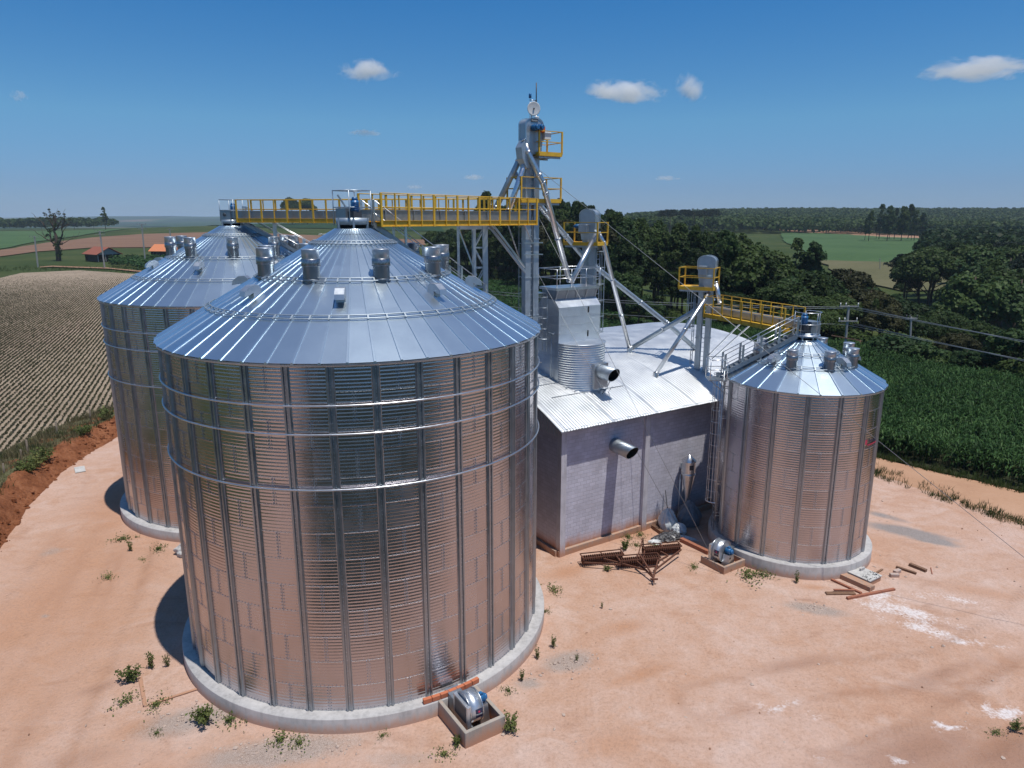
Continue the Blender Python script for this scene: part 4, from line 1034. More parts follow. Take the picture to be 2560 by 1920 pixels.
spout("slanting spout from the lowest elevator to a square foot on the bright roof", [P(1786, 712, 41.6), P(1639, 936, 40.1)], .13, 'galv', True)
spout("spout from the lowest elevator running left to the roof beside the steep spout's foot", [P(1784, 744, 42.2), P(1737, 777, 42.6), P(1579, 870, 43.7)], .15, 'dull')
spout("shortest spout, from the lowest elevator down to the yellow walkway of the smaller silo", [P(1789, 705, 41.6), P(1800, 758, 41.3)], .13, 'galv')

# ------------------------------------------------------------------ lattice support tower and struts under the walkways
ts = thing("support_tower", "grey lattice tower carrying the yellow walkways beside the nearest silo", "tower", (-1.75, 36.0, 0), R(10))
LX = [(-.16, -.15), (.38, -.15), (-.16, .4), (.38, .4)]
for k, (a, b) in enumerate(LX): MB().bar((a, b, -.1), (a, b, 16.75), .24 if k == 1 else .13, .2 if k == 1 else .13, (0, 1, 0)).build("leg", M['dull'], ts)
mb = MB()
for f in ((0, 1), (2, 3), (0, 2), (1, 3)):
    a, b = LX[f[0]], LX[f[1]]
    for k in range(16):
        z0 = .6 + k * 1.0
        mb.bar((*a, z0), (*b, z0), .05, .06); p, q = ((*a, z0), (*b, z0 + 1.0)) if k % 2 else ((*b, z0), (*a, z0 + 1.0)); mb.bar(p, q, .05, .05)
mb.build("lacing", M['dull'], ts)
mb = MB(); mb.bar((-.9, 0, 16.6), (.9, .3, 16.6), .2, .2); mb.build("cap_beam", M['dull'], ts)
st = thing("bracing_frame", "thin galvanised bracing frame between the lattice tower and the nearest silo roof", "bracing", (-2.75, 36.6, 0), 0)
mb = MB(); mb.bar((0, 0, 0), (0, 0, 16.8), .13, .13); mb.bar((0, 0, 13.6), (.95, -.6, 13.6), .07, .07); mb.bar((0, 0, 12.0), (.95, -.6, 13.3), .06, .06); mb.bar((-.6, -.6, 10.6), (.95, -.6, 13.7), .08, .08); mb.bar((-.7, -.5, 11.8), (-.45, -.5, 10.6), .06, .06); mb.bar((0, 0, 16.6), (.95, -.6, 14.2), .06, .06); mb.bar((-.3, -.6, 10.9), (.95, -.6, 11.8), .06, .06); mb.bar((.95, -.6, 11.8), (1.6, -.7, 10.9), .06, .06)
mb.build("members", M['galv'], st)
def strut(label, a, b, w=.07, mat='galv'):
    a, b = Vector(a), Vector(b); g = MB().bar(a - b, Vector((0, 0, 0)), w, w).build("strut", M[mat]); g.location = b
    return tag(g, label, "strut", "struts under the walkways")
strut("slanting twin strut from the nearer walkway to the tallest elevator, upper member", P(1222, 563, 35.4), P(1322, 692, 37.2), .11, 'dull')
strut("slanting twin strut from the nearer walkway to the tallest elevator, lower member", P(1233, 563, 35.3), P(1318, 676, 37.2), .08)
strut("thin steep strut under the walkway end, left of the tallest elevator legs", P(1270, 562, 35.9), P(1306, 668, 37.3), .05)
strut("hanging strut under the walkway end, touching the tallest elevator's left leg", P(1312, 562, 36.5), P(1332, 612, 37.3), .05)
strut("strut under the smaller silo's walkway, nearer the lowest elevator", qC(5.2, -.5, 0), P(1767, 893, 41.9), .07)
strut("strut under the smaller silo's walkway, farther from the lowest elevator", qC(4.4, -.5, 0), P(1781, 897, 41.8), .07)

# ------------------------------------------------------------------ guy wires
def wire(label, a, b, r=.012, cat="guy wire", group="guy wires of the tall elevator", name="guy_wire", sag=0.0, n=1):
    a, b = Vector(a), Vector(b); pts = [a.lerp(b, i / n) - b - Vector((0, 0, sag * 4 * (i / n) * (1 - i / n))) for i in range(n + 1)]
    g = MB().tube(pts, r, 5).build(name, M['wire']); g.location = b
    return tag(g, label, cat, group)
wire("thin guy wire anchored beside the fan pit of the smaller silo", P(1345, 539, 37.1), Gd(1802, 1436))
wire("thin guy wire anchored by the wrapped bundles at the block wall", P(1345, 684, 37.1), Gd(1717, 1353))
wire("thin guy wire crossing the sky and the smaller silo towards the right edge", P(1338, 416, 37.0), Gd(2857, 1631))

# ------------------------------------------------------------------ warehouse
wh = thing("warehouse", "concrete block warehouse with a bright curved metal roof between the silos", "warehouse", WHC, WHR)
ROOF_R, ROOF_N, ROOF_Z, ROOF_L0, ROOF_L1, WH_L, WH_D = 26.8, 10.2, 9.15, -.32, 20.6, 20.2, 20.4
def roofz(n): return ROOF_Z - ROOF_R + math.sqrt(ROOF_R ** 2 - (n - ROOF_N) ** 2)
zw = roofz(0) - .10
mb = MB()
for (u0, n0, u1, n1) in ((0, .1, WH_L, .1), (0, WH_D - .1, WH_L, WH_D - .1)): mb.box(((u0 + u1) / 2, n0, zw / 2), (WH_L, .2, zw))
for u in (.1, WH_L - .1): mb.box((u, WH_D / 2, (zw + .0) / 2), (.2, WH_D - .402, zw))
mb.build("block_wall", M['block'], wh)
mb = MB()
for k in range(8):
    o = MB().box((.16 + k * 5.7 if k < 4 else .16, (-.03 if k < 4 else 5.7 * (k - 3)), zw / 2 - .02), (.34, .34, zw - .04)) if k < 4 else MB().box((-.03, 5.0 * (k - 3), zw / 2 - .02), (.34, .34, zw - .04))
    o.build("pilaster", M['pilaster'], wh)
mb = MB()
mb.box((WH_L / 2, -.05, .14), (WH_L + .1, .24, .42)); mb.box((-.05, WH_D / 2, .14), (.24, WH_D, .40))
mb.build("base_beam", M['pitconc'], wh)
# roof: corrugated along u (waves run up the arch)
nu = int((ROOF_L1 - ROOF_L0) / 0.035); us = np.linspace(ROOF_L0, ROOF_L1, nu); ns = np.linspace(-.56, 2 * ROOF_N + .56, 64)
U_, N_ = np.meshgrid(us, ns); prof = 0.014 * np.sin(U_ / 0.18 * 2 * np.pi) + 0.022 * ((U_ / 1.02) % 1)
ang = (N_ - ROOF_N) / ROOF_R
Zr = ROOF_Z - ROOF_R + np.sqrt(ROOF_R ** 2 - (N_ - ROOF_N) ** 2) + prof
i = np.arange(U_.size).reshape(U_.shape); Fr = np.stack([i[:-1, :-1], i[:-1, 1:], i[1:, 1:], i[1:, :-1]], -1).reshape(-1, 4)
rf = np_mesh("roof", np.stack([U_, N_, Zr], -1).reshape(-1, 3), Fr, M['shed'], True); rf.parent = wh
mb = MB()
for n0, u0, u1 in ((2.05, 1.0, 5.95), (4.2, .6, 2.3), (3.35, 1.0, 2.3)): mb.bar((u0, n0, roofz(n0) + .03), (u1, n0, roofz(n0) + .03), .05, .02)
mb.build("flashing", M['duct'], rf)
# corrugated gable infill above the side walls
for u, nm in ((-.02, 0), (WH_L + .02, 1)):
    nn = np.arange(.1, WH_D - .1, .05); vs = []
    for j, n in enumerate(nn): vs += [(u + (.03 if (j // 2) % 2 else 0), n, zw - .55), (u + (.03 if (j // 2) % 2 else 0), n, roofz(n) - .03)]
    MB().add(vs, [(2 * j, 2 * j + 2, 2 * j + 3, 2 * j + 1) for j in range(len(nn) - 1)]).build("gable_sheet", M['dull'], wh)
mb = MB(); mb.box((WH_L / 2 - .1, -.50, roofz(-.5) - .06), (20.6, .05, .05)); mb.box((WH_L / 2 - .1, -.2, roofz(-.2) - .10), (20.6, .5, .03)); mb.build("eave_soffit", M['dull'], wh)
# duct through the front wall, cut at a slant
def duct(c, d, r, ln, cut, seg=28, tail=.1, inner=False):
    d = Vector(d).normalized(); _, _, _, a, b, _ = MB().frame(c, Vector(c) + d); c = Vector(c); m = MB(); vs = []
    for k in range(seg):
        t = 2 * math.pi * k / seg; q = a * math.cos(t) * r + b * math.sin(t) * r; l2 = ln + cut * math.sin(t)
        vs += [c + q * .94 + d * (l2 - .004), c + q * .94 + d * (ln - .62)] if inner else [c + q - d * tail, c + q + d * l2, c + q * .945 + d * (l2 - .002)]
    w_ = 2 if inner else 3; m.add(vs, [(w_ * k + j, w_ * ((k + 1) % seg) + j, w_ * ((k + 1) % seg) + j + 1, w_ * k + j + 1) for k in range(seg) for j in range(w_ - 1)], True); return m
duct((3.62, -.05, 5.42), (0, -1, -.05), .37, 1.35, .18).build("wall_duct", M['duct'], wh)
duct((3.62, -.05, 5.42), (0, -1, -.05), .37, 1.35, .18, inner=True).build("duct_inner_shade", M['black'], wh)  # inner wall of the duct blackened in place of shade
MB().lathe((0, 0, 0), [(0, 0), (.34, 0)], 24, M4=Matrix.Translation((3.62, -.9, 5.4)) @ Matrix.Rotation(R(90), 4, 'X')).build("duct_throat", M['black'], wh)  # black disc closing the duct, painted-in depth shade
mb = MB(); mb.tube([(11.6, -.12, .3), (11.6, -.12, 6.3)], .06, 8); mb.tube([(12.6, -.12, .3), (12.6, -.12, 6.3)], .05, 8); mb.build("drain_pipe", M['dark'], wh)

# ------------------------------------------------------------------ grain dryer
dr = thing("grain_dryer", "galvanised dryer tower with round lower drum and wide exhaust pipe on the warehouse roof", "grain dryer", W(3.8, 4.3), WHR)
A0, A1, B0, B1 = -1.43, 1.43, -.95, 1.0                     # local x, y of the tower box
mb = MB(); mb.box((0, (B0 + B1) / 2, 10.3), (A1 - A0, B1 - B0, 4.16)); tw = mb.build("tower_body", M['dryer'], dr)
mb = MB()
for z in (10.95, 11.42, 11.89): mb.box((0, B0 - .012, z), (A1 - A0 + .01, .02, .025)); mb.box((A0 - .012, (B0 + B1) / 2, z), (.02, B1 - B0 + .01, .025))
for z in (9.0, 9.7, 10.4): mb.box((A0 - .012, (B0 + B1) / 2, z), (.02, B1 - B0, .025))
mb.build("panel_seams", M['galv'], tw)
for z in (10.85, 12.17):
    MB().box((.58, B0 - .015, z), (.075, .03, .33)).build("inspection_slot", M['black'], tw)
MB().prism([(B0, 12.38), (B0 + .40, 12.76), (B1 - .40, 12.76), (B1, 12.38)], 'x', A0 - .02, A1 + .02).build("shoulder", M['dryer'], dr)
MB().prism([(B0 + .45, 12.76), (B0 + .28, 13.27), (B1 - .28, 13.27), (B1 - .45, 12.76)], 'x', A0 + .05, A1 - .05).build("hopper_neck", M['duct'], dr)
mb = MB()
for k in range(5):
    x = A0 + .08 + k * (A1 - A0 - .16) / 4; mb.bar((x, B0 + .41, 12.77), (x, B0 + .2, 13.28), .03, .03)
mb.build("neck_ribs", M['galv'], dr)
mb = MB(); mb.box((0, .03, 13.34), (A1 - A0 + .1, B1 - B0 - .35, .13)); mb.build("top_tray", M['galv'], dr)
mb = MB(); guard(mb, [(A0 - .05, B0 + .15, 13.4), (-.5, B0 + .15, 13.4), (.5, B0 + .15, 13.4), (A1 + .05, B0 + .15, 13.4), (A1 + .05, B1 - .1, 13.4), (0, B1 - .1, 13.4), (A0 - .05, B1 - .1, 13.4)], 1.0, closed=True, r=.024)
guard(mb, [(A0 - .75, .25, 13.1), (A0 - .75, 1.0, 13.1), (A0 - .05, 1.0, 13.1)], 1.0); mb.box((A0 - .42, .6, 13.08), (.7, .85, .05)); mb.build("top_railing", M['galv'], dr)
# half-round drum in front
Rd = 1.42; mb = MB(); prof = []
for k in range(144): prof.append((Rd + .014 * math.sin(k / 6 * 2 * math.pi), 7.4 + k / 143 * 3.05))
mb.lathe((0, B0 + .02, 0), prof, 40, math.pi, 2 * math.pi); drm = mb.build("drum", M['galv'], dr)
mb = MB(); n = 24; v = [(0, B0 + .02, 10.47)] + [((Rd + .03) * math.cos(math.pi + math.pi * k / n), B0 + .02 + (Rd + .03) * math.sin(math.pi + math.pi * k / n), 10.46) for k in range(n + 1)]
mb.add(v, [(0, k + 2, k + 1) for k in range(n)]); mb.tube(v[1:], .025, 6); mb.build("drum_lid", M['dryer'], dr)
mb = MB(); mb.box((.28, -2.2, 8.75), (.95, .7, 1.35)); ob = mb.build("exhaust_box", M['galv'], dr)
duct((.28, -2.5, 9.0), (.0, -1, -.02), .38, 1.08, .16, tail=.0).build("exhaust_pipe", M['dull'], dr)
duct((.28, -2.5, 9.0), (.0, -1, -.02), .38, 1.08, .16, inner=True).build("exhaust_inner_shade", M['black'], dr)  # inside of the pipe mouth coloured black as its shade
MB().lathe((0, 0, 0), [(0, 0), (.36, 0)], 24, M4=Matrix.Translation((.28, -2.94, 9.0)) @ Matrix.Rotation(R(90), 4, 'X')).build("exhaust_throat", M['black'], dr)  # black disc deep in the pipe, shade put into colour
mb = MB(); mb.tube([(.28, -2.56, 9.0), (.28, -2.62, 9.0)], .43, 24); mb.build("exhaust_collar", M['duct'], dr)
mb = MB(); mb.tube([(.35, -3.2, 8.62), (.4, -2.9, 8.1), (.35, -2.6, 7.75)], .03, 6); mb.tube([(.7, -3.0, 8.2), (.75, -2.6, 7.75)], .02, 6); mb.build("support_stay", M['galv'], dr)
mb = MB(); ladder(mb, (A0 - .14, .15, 9.9), (A0 - .14, .15, 13.1), (0, 1, 0), .4, .28); cage(mb, (A0 - .14, .15, 10.6), (A0 - .14, .15, 12.9), (0, 1, 0), (-1, 0, 0), .32, .5, 5); ladder(mb, (A0 - .1, .75, 10.9), (A0 - .1, .75, 13.1), (0, 1, 0), .35, .3)
mb.tube([(A0 - .12, -.45, 8.4), (A0 - .12, -.45, 10.9)], .03, 6); mb.box((A0 - .1, -.45, 10.95), (.2, .45, .06)); mb.build("caged_ladder", M['dull'], dr)
for k in range(7):
    t = math.pi * (1.15 + .1 * k); x, y = (Rd + .05) * math.cos(t), B0 + (Rd + .05) * math.sin(t)
    MB().bar((x, y, roofz(4.3 + y) + .02), (x * 1.12, B0 + (y - B0) * 1.12, roofz(4.3 + y) + .03), .05, .03).build("base_clip", M['dull'], dr)

# ------------------------------------------------------------------ fan pits and aeration fans
WU, WN = Vector((.838, .546, 0)), Vector((-.546, .838, 0))
def pit(label, f, lu, ln, h, t=.13):
    f = Vector(f); g = thing("fan_pit", label, "concrete pit", f, WHR, "open concrete fan pits")
    mb = MB(); mb.box((lu / 2, t / 2, h / 2 - .1), (lu, t, h + .2), bev=.012); mb.box((t / 2, ln / 2 + t / 2, h / 2 - .1), (t, ln - t, h + .196), bev=.012); mb.box((lu - t / 2, ln / 2 + t / 2, h / 2 - .1), (t, ln - t, h + .192), bev=.012)
    mb.build("pit_wall", M['pitconc'], g)
    MB().box((lu / 2, ln / 2, .05), (lu - 2 * t, ln - t, .06)).build("pit_floor", M['pitconc'], g)
    return g
pit("open concrete pit holding the fan at the foot of the nearest silo", (-1.53, 19.66, 0), 1.56, 1.95, .62)
pit("open concrete pit holding the fan at the foot of the smaller silo", (10.39, 31.29, 0), 1.62, 1.5, .40)
def fan(label, loc, rz, s=1.0):
    g = thing("aeration_fan", label, "fan", loc, rz, "aeration fans"); r = .53; z0 = .76
    mb = MB(); sc = [(r * (1 + .0 * t) * math.cos(t), z0 + r * math.sin(t)) for t in np.linspace(-math.pi * .5, math.pi, 30)]
    prof = [(-r, z0)] + [(.62, z0 - r)] ; poly = [(r * math.cos(t), z0 + r * math.sin(t)) for t in np.linspace(math.pi * .12, math.pi * 1.5, 34)] + [(.62, z0 - r), (.62, z0 - .02), (r * .99, z0 + .02)]
    poly = [(p[0], p[1]) for p in poly]
    mb.prism(poly, 'x', -.22, .22, smooth=True); hs = mb.build("housing", M['dryer'], g)
    mb = MB()
    for x in (-.235, .235):
        pts = [(x, r * 1.02 * math.cos(t), z0 + r * 1.02 * math.sin(t)) for t in np.linspace(math.pi * .1, math.pi * 1.5, 28)]; mb.tube(pts, .022, 6)
    mb.tube([(-.1, -.1, z0 + r), (-.1, -.1, z0 + r + .09), (-.1, .02, z0 + r + .09), (-.1, .02, z0 + r)], .014, 6); mb.build("rim", M['galv'], hs)
    mb = MB(); mb.box((-.30, -.02, z0 - .1), (.14, .98, .92)); mb.box((-.26, -.02, .2), (.20, .98, .30)); mb.build("side_panel", M['dryer'], g)
    mb = MB()
    mb.box((-.385, -.02, z0 + .02), (.02, .74, .56)); mb.build("inlet_screen", M['dark'], g)
    mb = MB(); motor(mb, (.27, .02, z0 + .1), (1, 0, 0), .155, .40); mb.box((.44, .02, z0 + .28), (.13, .13, .08)); mb.build("motor", M['blue'], g)
    MB().prism([(-.32, .08), (.32, .08), (.17, z0 - .05), (-.17, z0 - .05)], 'x', .26, .62).build("motor_stand", M['galv'], g)
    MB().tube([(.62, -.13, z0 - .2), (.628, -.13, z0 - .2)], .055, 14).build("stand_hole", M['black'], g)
    a0 = -2.80; w = .30; vs_, fs_ = [], []
    for k in range(9):
        t = math.pi - .34 + .62 * k / 8
        for x in (-.06, .20): vs_.append((x, (r + .006) * math.cos(t), z0 + (r + .006) * math.sin(t)))
    lp = MB().add(vs_, [(2 * k, 2 * k + 1, 2 * k + 3, 2 * k + 2) for k in range(8)]).build("label_plate", M['navy'], hs)
    tv, tf = text_mesh("Perozin", .078, .001)
    def bend(v, q0): t = math.pi + q0 - v.y / r; return (.07 + v.x, (r + .009 + v.z) * math.cos(t), z0 + (r + .009 + v.z) * math.sin(t))
    MB().add([bend(v, .0) for v in tv], tf).build("plate_lettering", M['white'], lp)
    dia = [Vector((0, .045, 0)), Vector((.045, 0, 0)), Vector((0, -.045, 0)), Vector((-.045, 0, 0))]
    MB().add([bend(v, -.16) for v in dia], [(0, 1, 2, 3)]).build("plate_mark", M['red'], lp)
    MB().box((-.02, .95, .42), (.5, .75, .55)).build("outlet_duct", M['duct'], g)
    return g
fan("galvanised fan with blue motor and dark label in the pit of the nearest silo", Vector((-1.53, 19.66, .08)) + WU * .66 + WN * .86, WHR)
fan("galvanised fan with blue motor facing the camera in the pit of the smaller silo", Vector((10.39, 31.29, .08)) + WU * .62 + WN * .80, WHR - R(80))
# course of orange bricks on the silo ring
g = thing("brick_course", "row of orange hollow bricks laid on the concrete ring behind the nearest fan", "bricks", (-3.0, 21.2, .62), 0)
a0, a1 = R(24.5), R(41.5)
for k in range(7):
    a = a0 + (a1 - a0) * (k + .5) / 7
    MB().box((0, 0, 0), (.30, .14, .17), M4=Matrix.Translation((AX, AY, .705)) @ Matrix.Rotation(a, 4, 'Z') @ Matrix.Translation((0, -7.52, 0)), bev=.006).build("brick", M['brick'], g, WORLD)

# ------------------------------------------------------------------ dust cyclone and bundles by the wall
cy = thing("dust_cyclone", "narrow metal cyclone with conical cap against the block wall", "cyclone", W(8.72, -.62), WHR)
MB().lathe((0, 0, 0), [(.37, 3.0), (.37, 3.72)], 28).build("barrel", M['galv'], cy)
MB().lathe((0, 0, 0), [(.40, 3.70), (.40, 3.75), (.03, 4.08), (0, 4.10)], 28).build("cap", M['shiny'], cy)
MB().lathe((0, 0, 0), [(.40, 2.94), (.40, 3.02), (.37, 3.02), (.37, 2.96), (.13, 1.55), (.13, 1.15)], 28).build("cone", M['galv'], cy)
lp = MB().box((-.16, -.345, 3.42), (.22, .04, .26), -.45).build("label_plate", M['dark'], cy)
mb = MB(); mb.bar((.0, .3, 3.3), (0, .55, 3.3), .2, .3); mb.tube([(.36, .25, 0), (.36, .25, 2.9)], .03, 8); mb.tube([(-.36, .25, 0), (-.36, .25, 2.9)], .03, 8); mb.build("wall_bracket", M['dull'], cy)
def bundle(name, label, loc, dims, mat, cat, seed, fold=.16, top=1.0, sub=4, rz=0.0, group=None):
    bm = bmesh.new(); bmesh.ops.create_icosphere(bm, subdivisions=sub, radius=1.0)
    for v in bm.verts:
        p = v.co.copy(); a = math.atan2(p.y, p.x)
        n = float(fbm(np.array([p.x * 2.2 + seed]), np.array([p.y * 2.2 + p.z * 1.7 + seed * .3]), 4)[0]) - .5
        f = math.sin(a * 7 + p.z * 2.5 + seed) * .5 + math.sin(a * 13 + seed * 2 + p.z * 4) * .3
        k = 1 + fold * (f * (.5 + .5 * p.z)) + .5 * n
        w = 1 - (1 - top) * max(0, p.z)
        v.co = Vector((p.x * dims[0] * k * w, p.y * dims[1] * k * w, max(-.55, p.z) * dims[2] * (1 + .3 * n)))
    zmin = min(v.co.z for v in bm.verts)
    me = bpy.data.meshes.new(name)
    for v in bm.verts: v.co.z -= zmin + .03
    bm.to_mesh(me); bm.free(); me.materials.append(mat)
    o = bpy.data.objects.new(name, me); COL.objects.link(o); o.location = loc; o.rotation_euler = (0, 0, rz)
    return tag(o, label, cat, group)
bundle("woven_bag", "big grey woven bag hanging under the metal cyclone", (10.1, 37.15, .03), (.72, .62, .95), M['tarp_grey'], "bag", 3, .12, .45)
bundle("wrapped_bundle", "tall white plastic wrapped bundle leaning by the block wall", (8.75, 36.45, .03), (.52, .48, .82), M['tarp_white'], "bundle", 8, .2, .55)
bundle("wrapped_bundle", "rounded crumpled white plastic ball below the tall wrapped bundle", (9.25, 35.95, .03), (.42, .40, .42), M['tarp_white'], "bundle", 14, .22, .8)
bundle("plastic_sheet", "crumpled black and white plastic sheeting on the ground before the bundles", (8.55, 35.3, .0), (.95, .50, .24), M['tarp_black'], "plastic sheet", 21, .3, .8, rz=.5)
bundle("plastic_sheet", "small heap of white plastic at the outer end of the black sheeting", (7.72, 34.72, .0), (.36, .26, .17), M['tarp_white'], "plastic sheet", 25, .25, .8)
bundle("plastic_sheet", "white plastic strip trailing right from the black sheeting towards the shade", (9.45, 35.35, .0), (.7, .13, .12), M['tarp_white'], "plastic sheet", 29, .3, .8, rz=-.5)
bundle("drum", "pale stone-like drum lying left of the nearest silo, half hidden by it", (-16.9, 33.5, .0), (.62, .5, .46), M['slab'], "drum", 41, .03, .8)
def piece(name, label, cat, a, b, w, h, mat, z=.06, group=None, up=(0, 0, 1)):
    a, b = Vector((*a, z)), Vector((*b, z)); mb = MB(); mb.bar(a - b, Vector((0, 0, 0)), w, h, up)
    o = mb.build(name, mat); o.location = b; return tag(o, label, cat, group)
piece("concrete_edging", "reddish low kerb running from the plastic sheeting to the fan pit", "kerb", (9.15, 34.95), (10.22, 33.42), .22, .26, M['timber_red'], .1)
piece("timber_plank", "thick short beam under the white bundles by the wall", "plank", (7.92, 36.75), (8.3, 35.8), .2, .22, M['timber'], .1)
ob = MB().bar((-.25, .25, 2.0), (0, 0, 0), .04, .04).build("metal_rod", M['dark']); ob.location = (8.95, 37.0, .04); tag(ob, "thin dark rod leaning on the block wall behind the white bundles", "rod")
GT_ = "loose timbers by the smaller silo"
piece("timber_plank", "long reddish square beam lying across the white lime patch", "plank", (15.36, 28.98), (17.95, 29.78), .13, .13, M['timber_red'], .08, GT_)
piece("timber_plank", "dark flat plank left of the long reddish beam", "plank", (14.6, 29.46), (15.95, 29.46), .22, .07, M['timber'], .06, GT_)
piece("timber_plank", "thin plank lying on top of the dark flat plank", "plank", (15.05, 29.66), (16.0, 29.62), .1, .06, M['timber_red'], .13, GT_)
piece("timber_plank", "round brown log nearest the grey concrete blocks", "plank", (19.2, 31.95), (19.82, 31.28), .13, .13, M['timber'], .08, GT_)
piece("timber_plank", "thicker dark log right of the other log", "plank", (20.0, 32.2), (20.45, 31.52), .18, .17, M['timber'], .09, GT_)
piece("timber_plank", "small pale stick right of the two logs", "plank", (20.93, 31.95), (20.62, 31.3), .04, .04, M['timber_red'], .05, GT_)
piece("timber_plank", "slender plank between the white slab and the silo ring", "plank", (17.75, 31.25), (18.4, 31.75), .1, .06, M['timber'], .06, GT_)
piece("timber_plank", "brown plank along the left edge of the wooden hatch frame", "plank", (15.42, 30.72), (16.25, 29.45), .12, .10, M['timber_red'], .07, GT_)
for k, (x, y, rz, lab) in enumerate(((18.62, 31.05, .0, "nearer of two grey concrete blocks by the logs"), (18.95, 31.42, .55, "farther of two grey concrete blocks by the logs, turned askew"))):
    o = MB().box((0, 0, .10), (.42, .19, .19), bev=.012).build("concrete_block", M['concrete']); o.location = (x, y, .02); o.rotation_euler = (0, 0, rz); tag(o, lab, "block", "two loose concrete blocks")
hc = thing("hatch_cover", "white concrete slab with a lifting handle on a timber frame beside the smaller silo", "hatch", (17.05, 30.85, 0), R(-57))
MB().box((0.0, .0, .30), (1.15, 1.05, .07), bev=.01).build("slab", M['slab'], hc)
mb = MB(); mb.box((-.25, .2, .40), (.08, .34, .13)); mb.build("lifting_block", M['concrete'], hc)
mb = MB(); mb.box((0, -.75, .13), (1.7, .4, .26)); mb.box((0.0, .0, .12), (1.1, .95, .24)); mb.build("frame", M['pitconc'], hc)
mb = MB(); random.seed(5)
for k in range(34): x, y = random.uniform(.1, .52), random.uniform(-.5, .45); mb.bar((x, y, .345), (x + random.uniform(-.1, .1), y + random.uniform(-.1, .1), .35), .02, .01)
mb.build("debris", M['dark'], hc)
o = MB().box((0, 0, .04), (.62, 1.1, .05), bev=.008).build("loose_board", M['slab']); o.location = (-30.0, 45.95, .05); o.rotation_euler = (.05, 0, R(35)); tag(o, "pale board lying at the foot of the red bank", "board")
pd = MB().box((0, 0, 0), (2.1, 1.9, .10), bev=.02).build("concrete_pad", M['yard'])
for c_, d_ in (((-1.02, 0, .045), (.13, 1.86, .05)), ((.1, -.92, .043), (1.86, .10, .05))): MB().box(c_, d_, bev=.015).build("pad_rim", M['pitconc'], pd); pd.location = (-12.75, 23.05, .03); pd.rotation_euler = (0, 0, R(32)); tag(pd, "sunken concrete pad left of the nearest silo, edged by weeds", "pad")

# ------------------------------------------------------------------ rusty roller harrow
hr = thing("roller_harrow", "rusty three-gang roller harrow lying in front of the block wall", "harrow", (6.4, 32.4, 0))
def gang(a, b, w=.55, n=19):
    a, b = Vector((*a, .30)), Vector((*b, .30)); d = (b - a).normalized(); s = Vector((-d.y, d.x, 0))
    mb = MB()
    for k in range(n):
        q = a.lerp(b, (k + .5) / n); mb.tube([q - d * .018, q + d * .018], .235, 14)
        mb.tube([q + d * .03, q + d * .06], .12, 8)
    mb.tube([a, b], .035, 8); mb.build("roller", M['rust'], hr, WORLD)
    mb = MB(); up = Vector((0, 0, .22))
    for e in (-1, 1): mb.bar(a + s * e * w / 2 + up, b + s * e * w / 2 + up, .035, .05)
    for q in (a, b, a.lerp(b, .5)): mb.bar(q - s * w / 2 + up, q + s * w / 2 + up, .04, .05); mb.bar(q + up, q - Vector((0, 0, .05)), .06, .06)
    mb.build("gang_frame", M['rust'], hr, WORLD)
gang((3.5, 32.25), (5.6, 32.72)); gang((5.3, 32.0), (7.4, 32.35), n=19); gang((6.75, 33.25), (8.75, 33.62), n=20)
mb = MB(); V = Vector
for a, b in (((6.2, 31.95, .42), (6.78, 30.5, .28)), ((7.35, 32.2, .42), (6.78, 30.5, .28)), ((8.7, 33.1, .45), (6.9, 31.1, .32)), ((4.6, 32.2, .4), (6.6, 31.2, .3)), ((6.8, 33.0, .45), (6.5, 31.7, .4)), ((6.78, 30.55, .28), (6.74, 30.2, .22)), ((7.3, 31.95, .4), (7.9, 32.5, .42)), ((6.5, 31.4, .36), (7.1, 31.5, .36)), ((7.9, 32.5, .42), (7.6, 32.9, .44)), ((6.3, 31.7, .9), (6.78, 30.6, .3)), ((3.6, 32.0, .3), (5.4, 31.7, .34))): mb.bar(a, b, .065, .075)
mb.tube([(6.6, 30.35, .3), (6.95, 30.35, .3)], .05, 8); mb.build("drawbar", M['rust'], hr, WORLD)
mb = MB(); mb.bar((6.8, 33.3, .4), (6.72, 33.2, 1.05), .06, .06); mb.bar((6.72, 33.2, 1.05), (6.3, 32.2, .5), .05, .05); mb.build("lever", M['rust'], hr, WORLD)

# ------------------------------------------------------------------ power poles and lines
def power_pole(label, base, top, arms, tilt=0.0, r=.16, group="concrete power poles", wbar=2.0, yaw=0.0, extras=False):
    base, top = Vector(base), Vector(top); g = thing("power_pole", label, "power pole", base, 0, group)
    d = top - base; mb = MB(); mb.bar(Vector((0, 0, -.3)), d, r * 1.5, r * 1.9, (0, 1, 0)); mb.build("pole", M['pole'], g)
    s = Vector((math.cos(yaw), math.sin(yaw), 0))
    for t in arms:
        q = d * t; MB().bar(q - s * wbar / 2 - Vector((0, r, 0)), q + s * wbar / 2 - Vector((0, r, 0)), .12, .12).build("crossarm", M['pole'], g)
        mb = MB()
        for e in (-.92, -.35, .92): mb.tube([q + s * wbar / 2 * e - Vector((0, r, -.06)), q + s * wbar / 2 * e - Vector((0, r, -.42))], .06, 8)
        mb.build("insulator", M['dark'] if not extras else M['white'], g)
    return g, d
for (bx, by), (tx, ty), k, lab in (((95, 667), (86, 590), (.97,), "leftmost concrete power pole, left of the bare tree"), ((262, 671), (249, 577), (.985, .90), "leaning white power pole in front of the old red roofed shed"),
                                   ((364, 661), (354, 560), (.99, .88), "power pole between the two red roofed sheds"), ((432, 645), (424, 572), (.985,), "power pole beside the brighter roofed shed")):
    x, y = GT(bx, by); tp = P(tx, ty, y); power_pole(lab, (x, y, tz(x, y)), tp, k, r=.22, wbar=3.4)
